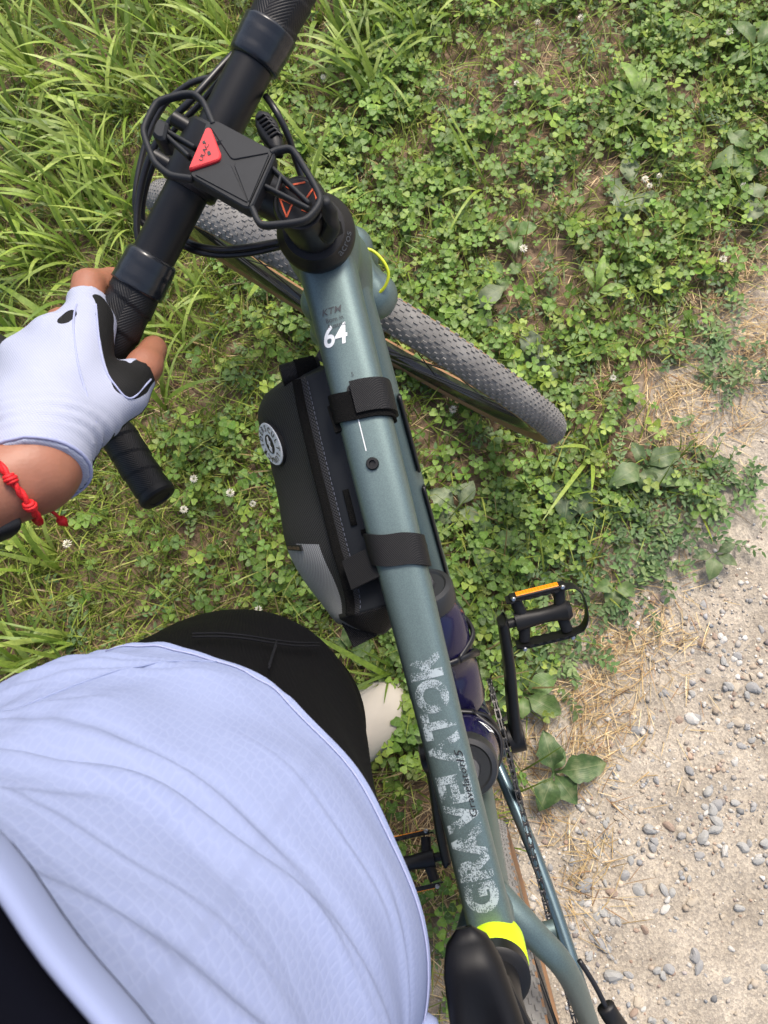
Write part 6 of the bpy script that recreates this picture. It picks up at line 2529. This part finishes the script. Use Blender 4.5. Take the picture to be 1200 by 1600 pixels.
Fj = [(i * JT + j, i * JT + (j + 1) % JT, (i + 1) * JT + (j + 1) % JT, (i + 1) * JT + j) for i in range(JZ - 1) for j in range(JT)]
mb = MB().add((Vj, Fj), 0, np.array(Uj))
# inner lip of the hem and sleeves
for sh, el in ((SHL, ELL), (SHR, ELR)):
    n_ = NECK * .3 + sh * .7
    P = spline([n_ + [0, 0, -.028], sh, sh * .6 + el * .4, sh * .32 + el * .68], 8)
    q = np.linspace(0, 1, len(P))
    Vs_, Fs_, Us_ = sweep(P, np.interp(q, [0, .3, 1], [.066, .066, .056]), None, 40, (0, 0, 1), rfun=lambda L_2, th_: 1 + .03 * np.sin(th_ * 3 + L_2 * 60), caps=False)
    mb.add((Vs_, Fs_), 0, Us_)
jersey = mb.build('jersey', ['knit'], person, None, True)
# collar: standing band, open at the front over a black undershirt
ring_ = Vj[(JZ - 1) * JT:]
cv = []
for it in range(0, JT, 2):
    cv.append(ring_[it] + np.array([0, 0, .004]))
MB().add(sweep(cv, .0026, .0070, 14, (0, 0, 1), 2.6, closed=True)).build('collar', ['knit'], person, None, True)
cen = ring_.mean(0)
V, F = [], []
Lv = [(1.0, -.006), (.95, -.003), (.88, .004), (.83, .022), (.80, .060)]
for sc_, dz in Lv:
    for it in range(0, JT, 2):
        p = cen + (ring_[it] - cen) * sc_
        p[2] = ring_[it][2] + dz
        V.append(p)
n_ = JT // 2
F = [(i * n_ + j, i * n_ + (j + 1) % n_, (i + 1) * n_ + (j + 1) % n_, (i + 1) * n_ + j) for i in range(len(Lv) - 1) for j in range(n_)]
mk('undershirt', V, F, 'under', person, True, label='black undershirt inside the open collar')
# hem stitching and the zip's lower end at the right
hemr = Vj[4 * JT:5 * JT]


def hem_pt(deg, lift=.001, row=4):
    j = int(round((deg % 360) / 360 * JT)) % JT
    p = Vj[row * JT + j]
    c_ = np.array([HIP[0], HIP[1], p[2]])
    return p + unit(p - c_) * lift


for k, (deg, row) in enumerate([(62, 3), (70, 3)]):
    p = hem_pt(deg, .001, row)
    MB().add(lathe([(-.006, .004), (-.003, .0075), (.002, .0085), (.006, .006), (.0075, .002)], p, unit(np.array([1, .1, .1])), 18)).build('zip_end', ['knit'], person, None, True)
MB().add(sweep([hem_pt(d, .0008, 6) for d in range(-60, 100, 2)], .0005, n=6)).build('hem_stitching', ['glove_hem'], person, None, True)


def cloth_pt(ang, z):
    j = int(round((ang % (2 * math.pi)) / (2 * math.pi) * JT)) % JT
    colz = Vj[j::JT, 2]
    k = int(np.abs(colz - z).argmin())
    p = Vj[k * JT + j]
    return p + unit(p - np.array([HIP[0], HIP[1] - .02, p[2]])) * .0003


for a0_, z0_, a1_, z1_ in ((-.55, .975, -1.25, 1.09), (1.05, 1.00, 1.75, .985)):
    P = np.array([cloth_pt(a0_ + (a1_ - a0_) * t, z0_ + (z1_ - z0_) * t) for t in np.linspace(0, 1, 50)])
    for _ in range(5):
        P[1:-1] = (P[:-2] + 2 * P[1:-1] + P[2:]) / 4
    MB().add(sweep(P, .0007, n=6)).build('jersey_seam', ['knit'], jersey, None, True)


# ---- glove on the left hand
gi_ = Implicit(np.arange(lo_h[0] - .01, hi_h[0] + .02, .0024), np.arange(lo_h[1] - .02, hi_h[1] + .02, .0024), np.arange(lo_h[2], hi_h[2] + .02, .0024))
hand(gi_, .0016)
GF = {f: PIP[f] * .62 + MCP[f] * .38 for f in MCP}
for f in MCP:
    gi_.cone(MCP[f], GF[f], RADI[f][0] + .0024, RADI[f][1] + .0030, .006)
gth = TH[1] * .30 + TH[2] * .70
gi_.cone(TH[1], gth, THR[1] + .0020, THR[2] + .0030, .008)
cuff = WRL + unit(WRL - (MCP['middle'] + MCP['ring']) / 2) * .004
gi_.cone(WRL, cuff, .0288, .0292, .012)
_X, _Y, _Z = np.meshgrid(gi_.x, gi_.y, gi_.z, indexing='ij')


def below(P0, n):
    return (_X - P0[0]) * n[0] + (_Y - P0[1]) * n[1] + (_Z - P0[2]) * n[2]


wd = unit(WRL - (MCP['middle'] + MCP['ring']) / 2)
# wrinkles across the wrist, a crease towards the thumb
tw_ = below(WRL, wd)
gi_.F = gi_.F - .0011 * np.sin(tw_ * 720 + 2.2 * np.sin(_X * 55)) * np.exp(-((tw_ + .022) / .016) ** 2) - .0006 * np.sin(_X * 120 + _Y * 160)
gi_.F = np.maximum(gi_.F, below(cuff, wd))
for f in MCP:
    nf = unit(PIP[f] - MCP[f])
    near = np.sqrt((_X - GF[f][0]) ** 2 + (_Y - GF[f][1]) ** 2 + (_Z - GF[f][2]) ** 2) < .021
    gi_.F = np.where(near, np.maximum(gi_.F, below(GF[f], nf)), gi_.F)
nt2 = unit(TH[2] - TH[1])
near = np.sqrt((_X - gth[0]) ** 2 + (_Y - gth[1]) ** 2 + (_Z - gth[2]) ** 2) < .021
gi_.F = np.where(near, np.maximum(gi_.F, below(gth, nt2)), gi_.F)
Vg, Fg = gi_.mesh()
# black suede: palm side, a tab on the thumb, a strip by the index finger, a spot between the fingers
Nv = np.zeros_like(Vg)
Nf = np.cross(Vg[Fg[:, 2]] - Vg[Fg[:, 0]], Vg[Fg[:, 3]] - Vg[Fg[:, 1]])
for k in range(4):
    np.add.at(Nv, Fg[:, k], Nf)
Nv /= np.linalg.norm(Nv, axis=1, keepdims=True) + 1e-12


def seg_dist(P, a, b):
    t = np.clip(((P - a) @ (b - a)) / ((b - a) @ (b - a)), 0, 1)
    return np.linalg.norm(P - (a + np.outer(t, b - a)), axis=1)


fld = (-.30 - Nv[:, 2]) * .02


def on_glove(u, v):
    d_ = unit(sight(u, v))
    w_ = Vg - np.array([0, 0, CAM_H])
    t_ = w_ @ d_
    off_ = np.linalg.norm(w_ - np.outer(t_, d_), axis=1)
    k_ = np.nonzero(off_ < .0030)[0]
    if not len(k_):
        return None
    return Vg[k_[t_[k_].argmin()]] - d_ * .0004


for poly_, rad_ in (([(165, 466), (171, 500), (177, 540), (186, 572), (196, 594)], .0078), ([(168, 490), (176, 515), (180, 540), (186, 560)], .0070), ([(205, 585), (216, 574), (230, 570), (240, 584), (226, 594), (212, 600), (224, 582)], .0085), ([(106, 486), (100, 493)], .0050)):
    Q = [on_glove(*q) for q in poly_]
    Q = [q for q in Q if q is not None]
    for a0_, b0_ in zip(Q[:-1], Q[1:]):
        fld = np.maximum(fld, rad_ - seg_dist(Vg, a0_, b0_ + 1e-6))
gcol = np.repeat(np.clip(.5 + fld * 250, 0, 1)[:, None], 3, axis=1)
mk('glove', Vg, Fg, 'glove', person, True, tint=gcol, label='white fingerless cycling glove with black palm')

# cuff edge and two seam lines lie on the glove
gmid = (MCP['middle'] + MCP['ring']) / 2
vsel = Vg[np.abs((Vg - cuff) @ wd + .0025) < .0022]
an_u = unit(np.cross(wd, (0, 0, 1)))
an_v = np.cross(an_u, wd)
cc_ = vsel.mean(0)
ang_ = np.arctan2((vsel - cc_) @ an_v, (vsel - cc_) @ an_u)
bins = [vsel[np.abs((ang_ - t + np.pi) % (2 * np.pi) - np.pi) < .12] for t in np.linspace(-np.pi, np.pi, 36, endpoint=False)]
pts_ = [b_.mean(0) + unit(b_.mean(0) - cc_) * .0008 for b_ in bins if len(b_)]
MB().add(sweep(pts_, .0013, n=8, closed=True)).build('glove_cuff', ['glove_hem'], person, None, True)
pts_ = [b_.mean(0) + unit(b_.mean(0) - cc_) * .0010 - wd * .0075 for b_ in bins if len(b_)]


for path_ in ([(150, 470), (158, 520), (168, 575), (185, 600), (205, 625), (222, 612), (240, 590)], [(118, 470), (112, 500), (120, 560), (150, 640), (165, 700), (150, 750)]):
    P = [on_glove(*q) for q in spline([(a, b, 0) for a, b in path_], 4)[:, :2]]
    P = np.array([p for p in P if p is not None])
    if len(P) > 6:
        for _ in range(4):
            P[1:-1] = (P[:-2] + 2 * P[1:-1] + P[2:]) / 4
        MB().add(sweep(P, .0007, n=6)).build('glove_seam', ['glove_hem'], person, None, True)

# ---- shoes
for s_, nm in (('L', 'cream shoe of the left foot showing beside the frame'), ('R', 'cream shoe of the right foot')):
    a_ = KN[s_][2]
    g0 = np.array([a_[0], a_[1], 0])
    fd = FV if s_ == 'L' else FV
    sd_ = np.array([fd[1], -fd[0], 0])
    xs_ = np.arange(-.24, .24, .0048)
    sh_ = Implicit(g0[0] + xs_, g0[1] + xs_, np.arange(-.01, .14, .0048))
    p_ = lambda f, r_, z: g0 + fd * f + sd_ * r_ + np.array([0, 0, z])
    Rm = np.stack([sd_, fd, (0, 0, 1)], 1)
    sh_.ell(p_(-.045, 0, .045), (.036, .050, .048), Rm, 0)
    sh_.ell(p_(.03, 0, .042), (.042, .085, .046), Rm, .03)
    sh_.ell(p_(.115, -.002 if s_ == 'L' else .002, .032), (.051, .078, .038), Rm, .03)
    sh_.cone(p_(-.02, 0, .07), p_(.0, 0, .10), .042, .040, .02)
    sh_.F = np.maximum(sh_.F, .006 - np.meshgrid(sh_.x, sh_.y, sh_.z, indexing='ij')[2])
    V, F = sh_.mesh()
    so = mk('shoe', V, F, 'shoe', person, True, label=nm)
    out = [(-.085, .0), (-.075, .030), (-.03, .040), (.05, .046), (.11, .054), (.16, .046), (.192, .018), (.195, -.012), (.165, -.044), (.11, -.052), (.05, -.044), (-.03, -.040), (-.075, -.030)]
    oc = spline([(x, y, 0) for x, y in out] + [(out[0][0], out[0][1], 0)], 4)[:-1]
    MB().add(prism(oc[:, :2], g0, fd, sd_, (0, 0, 1), .0, .026, .003)).build('sole', ['shoe_sole'], so, None, rad(40))
    mb = MB()
    for q in range(4):
        f_ = .045 + q * .018
        mb.add(sweep(spline([p_(f_, -.030, .066 - q * .004), p_(f_ + .004, 0, .086 - q * .006), p_(f_, .030, .066 - q * .004)], 4), .0028, .0016, 8))
    mb.build('laces', ['shoe_sole'], so, None, True)
    aa = a_ + np.array([0, 0, .03])
    MB().add(sweep([aa, aa + [0, 0, .05], aa + [0, 0, .09] + (KN[s_][1] - a_) * .03], [.042, .043, .046], None, 28, (1, 0, 0))).build('sock', ['knit'], person, None, True)

# ---- bracelet of knotted red cord, with a black watch strap behind it
fdir = unit(ELL - WRL)
wc = WRL + fdir * .016
su = unit(np.cross(fdir, (0, 0, 1)))
sv_ = np.cross(su, fdir)
brace = thing('bracelet', 'red knotted cord bracelet around the left wrist', 'bracelet', wc)
rb_ = .0315
cp = []
for a in np.linspace(0, 2 * np.pi, 60, endpoint=False):
    cp.append(wc + (su * math.cos(a) + sv_ * math.sin(a)) * (rb_ + .0006 * math.sin(a * 5)) + fdir * (.006 * math.sin(a + .6)))
cp = np.array(cp)
for sgn in (0, math.pi):
    tw = []
    for i, p in enumerate(np.concatenate([cp[k:k + 1] for k in range(60)])):
        a = i * 1.15 + sgn
        o_ = unit(p - wc)
        tw.append(p + (o_ * math.cos(a) + fdir * math.sin(a)) * .0011)
    MB().add(sweep(tw, .0016, n=8, closed=True)).build('cord', ['red_cord'], brace, None, True)
for i in (3, 12, 20, 26, 44, 52):
    p = cp[i]
    o_ = unit(p - wc)
    t_ = unit(cp[(i + 1) % 60] - cp[i - 1])
    mb = MB()
    for q in (-1, 0, 1):
        rr_2 = .0031 - abs(q) * .0006
        pts = [p + t_ * .0019 * q + (o_ * math.cos(a) + fdir * math.sin(a)) * rr_2 for a in np.linspace(0, 2 * np.pi, 14, endpoint=False)]
        mb.add(sweep(pts, .0013, n=8, closed=True))
    mb.build('knot', ['red_cord'], brace, None, True)
e0_ = at(82, 800, .925)
e1_ = at(97, 814, .915)
MB().add(sweep(spline([cp[(int(50))] * .0 + at(66, 797, .925), e0_, e1_], 4), .0012, n=8)).build('cord_tail', ['red_cord'], brace, None, True)
MB().add(lathe([(-.0035, .0018), (-.002, .0032), (.001, .0034), (.003, .0020), (.0055, .0012)], e1_, e1_ - e0_, 12)).build('tail_knot', ['red_cord'], brace, None, True)
ws = WRL + fdir * .020
watch = thing('wrist_band', 'plain black band on the left wrist under the red cord', 'wristband', ws)
cp2 = [ws + (su * math.cos(a) + sv_ * math.sin(a)) * .0300 + fdir * (.012 - .010 * math.sin(a)) for a in np.linspace(0, 2 * np.pi, 48, endpoint=False)]
cp2 = [p + np.array([0, 0, -.004]) for p in cp2]
half_ = [p for p in cp2 if (p - ws)[2] < .006]
MB().add(sweep(sorted(half_, key=lambda p: math.atan2((p - ws) @ sv_, (p - ws) @ su) % (2 * math.pi)), .0014, .0075, 10, fdir, 4)).build('band', ['watch'], watch, None, True)
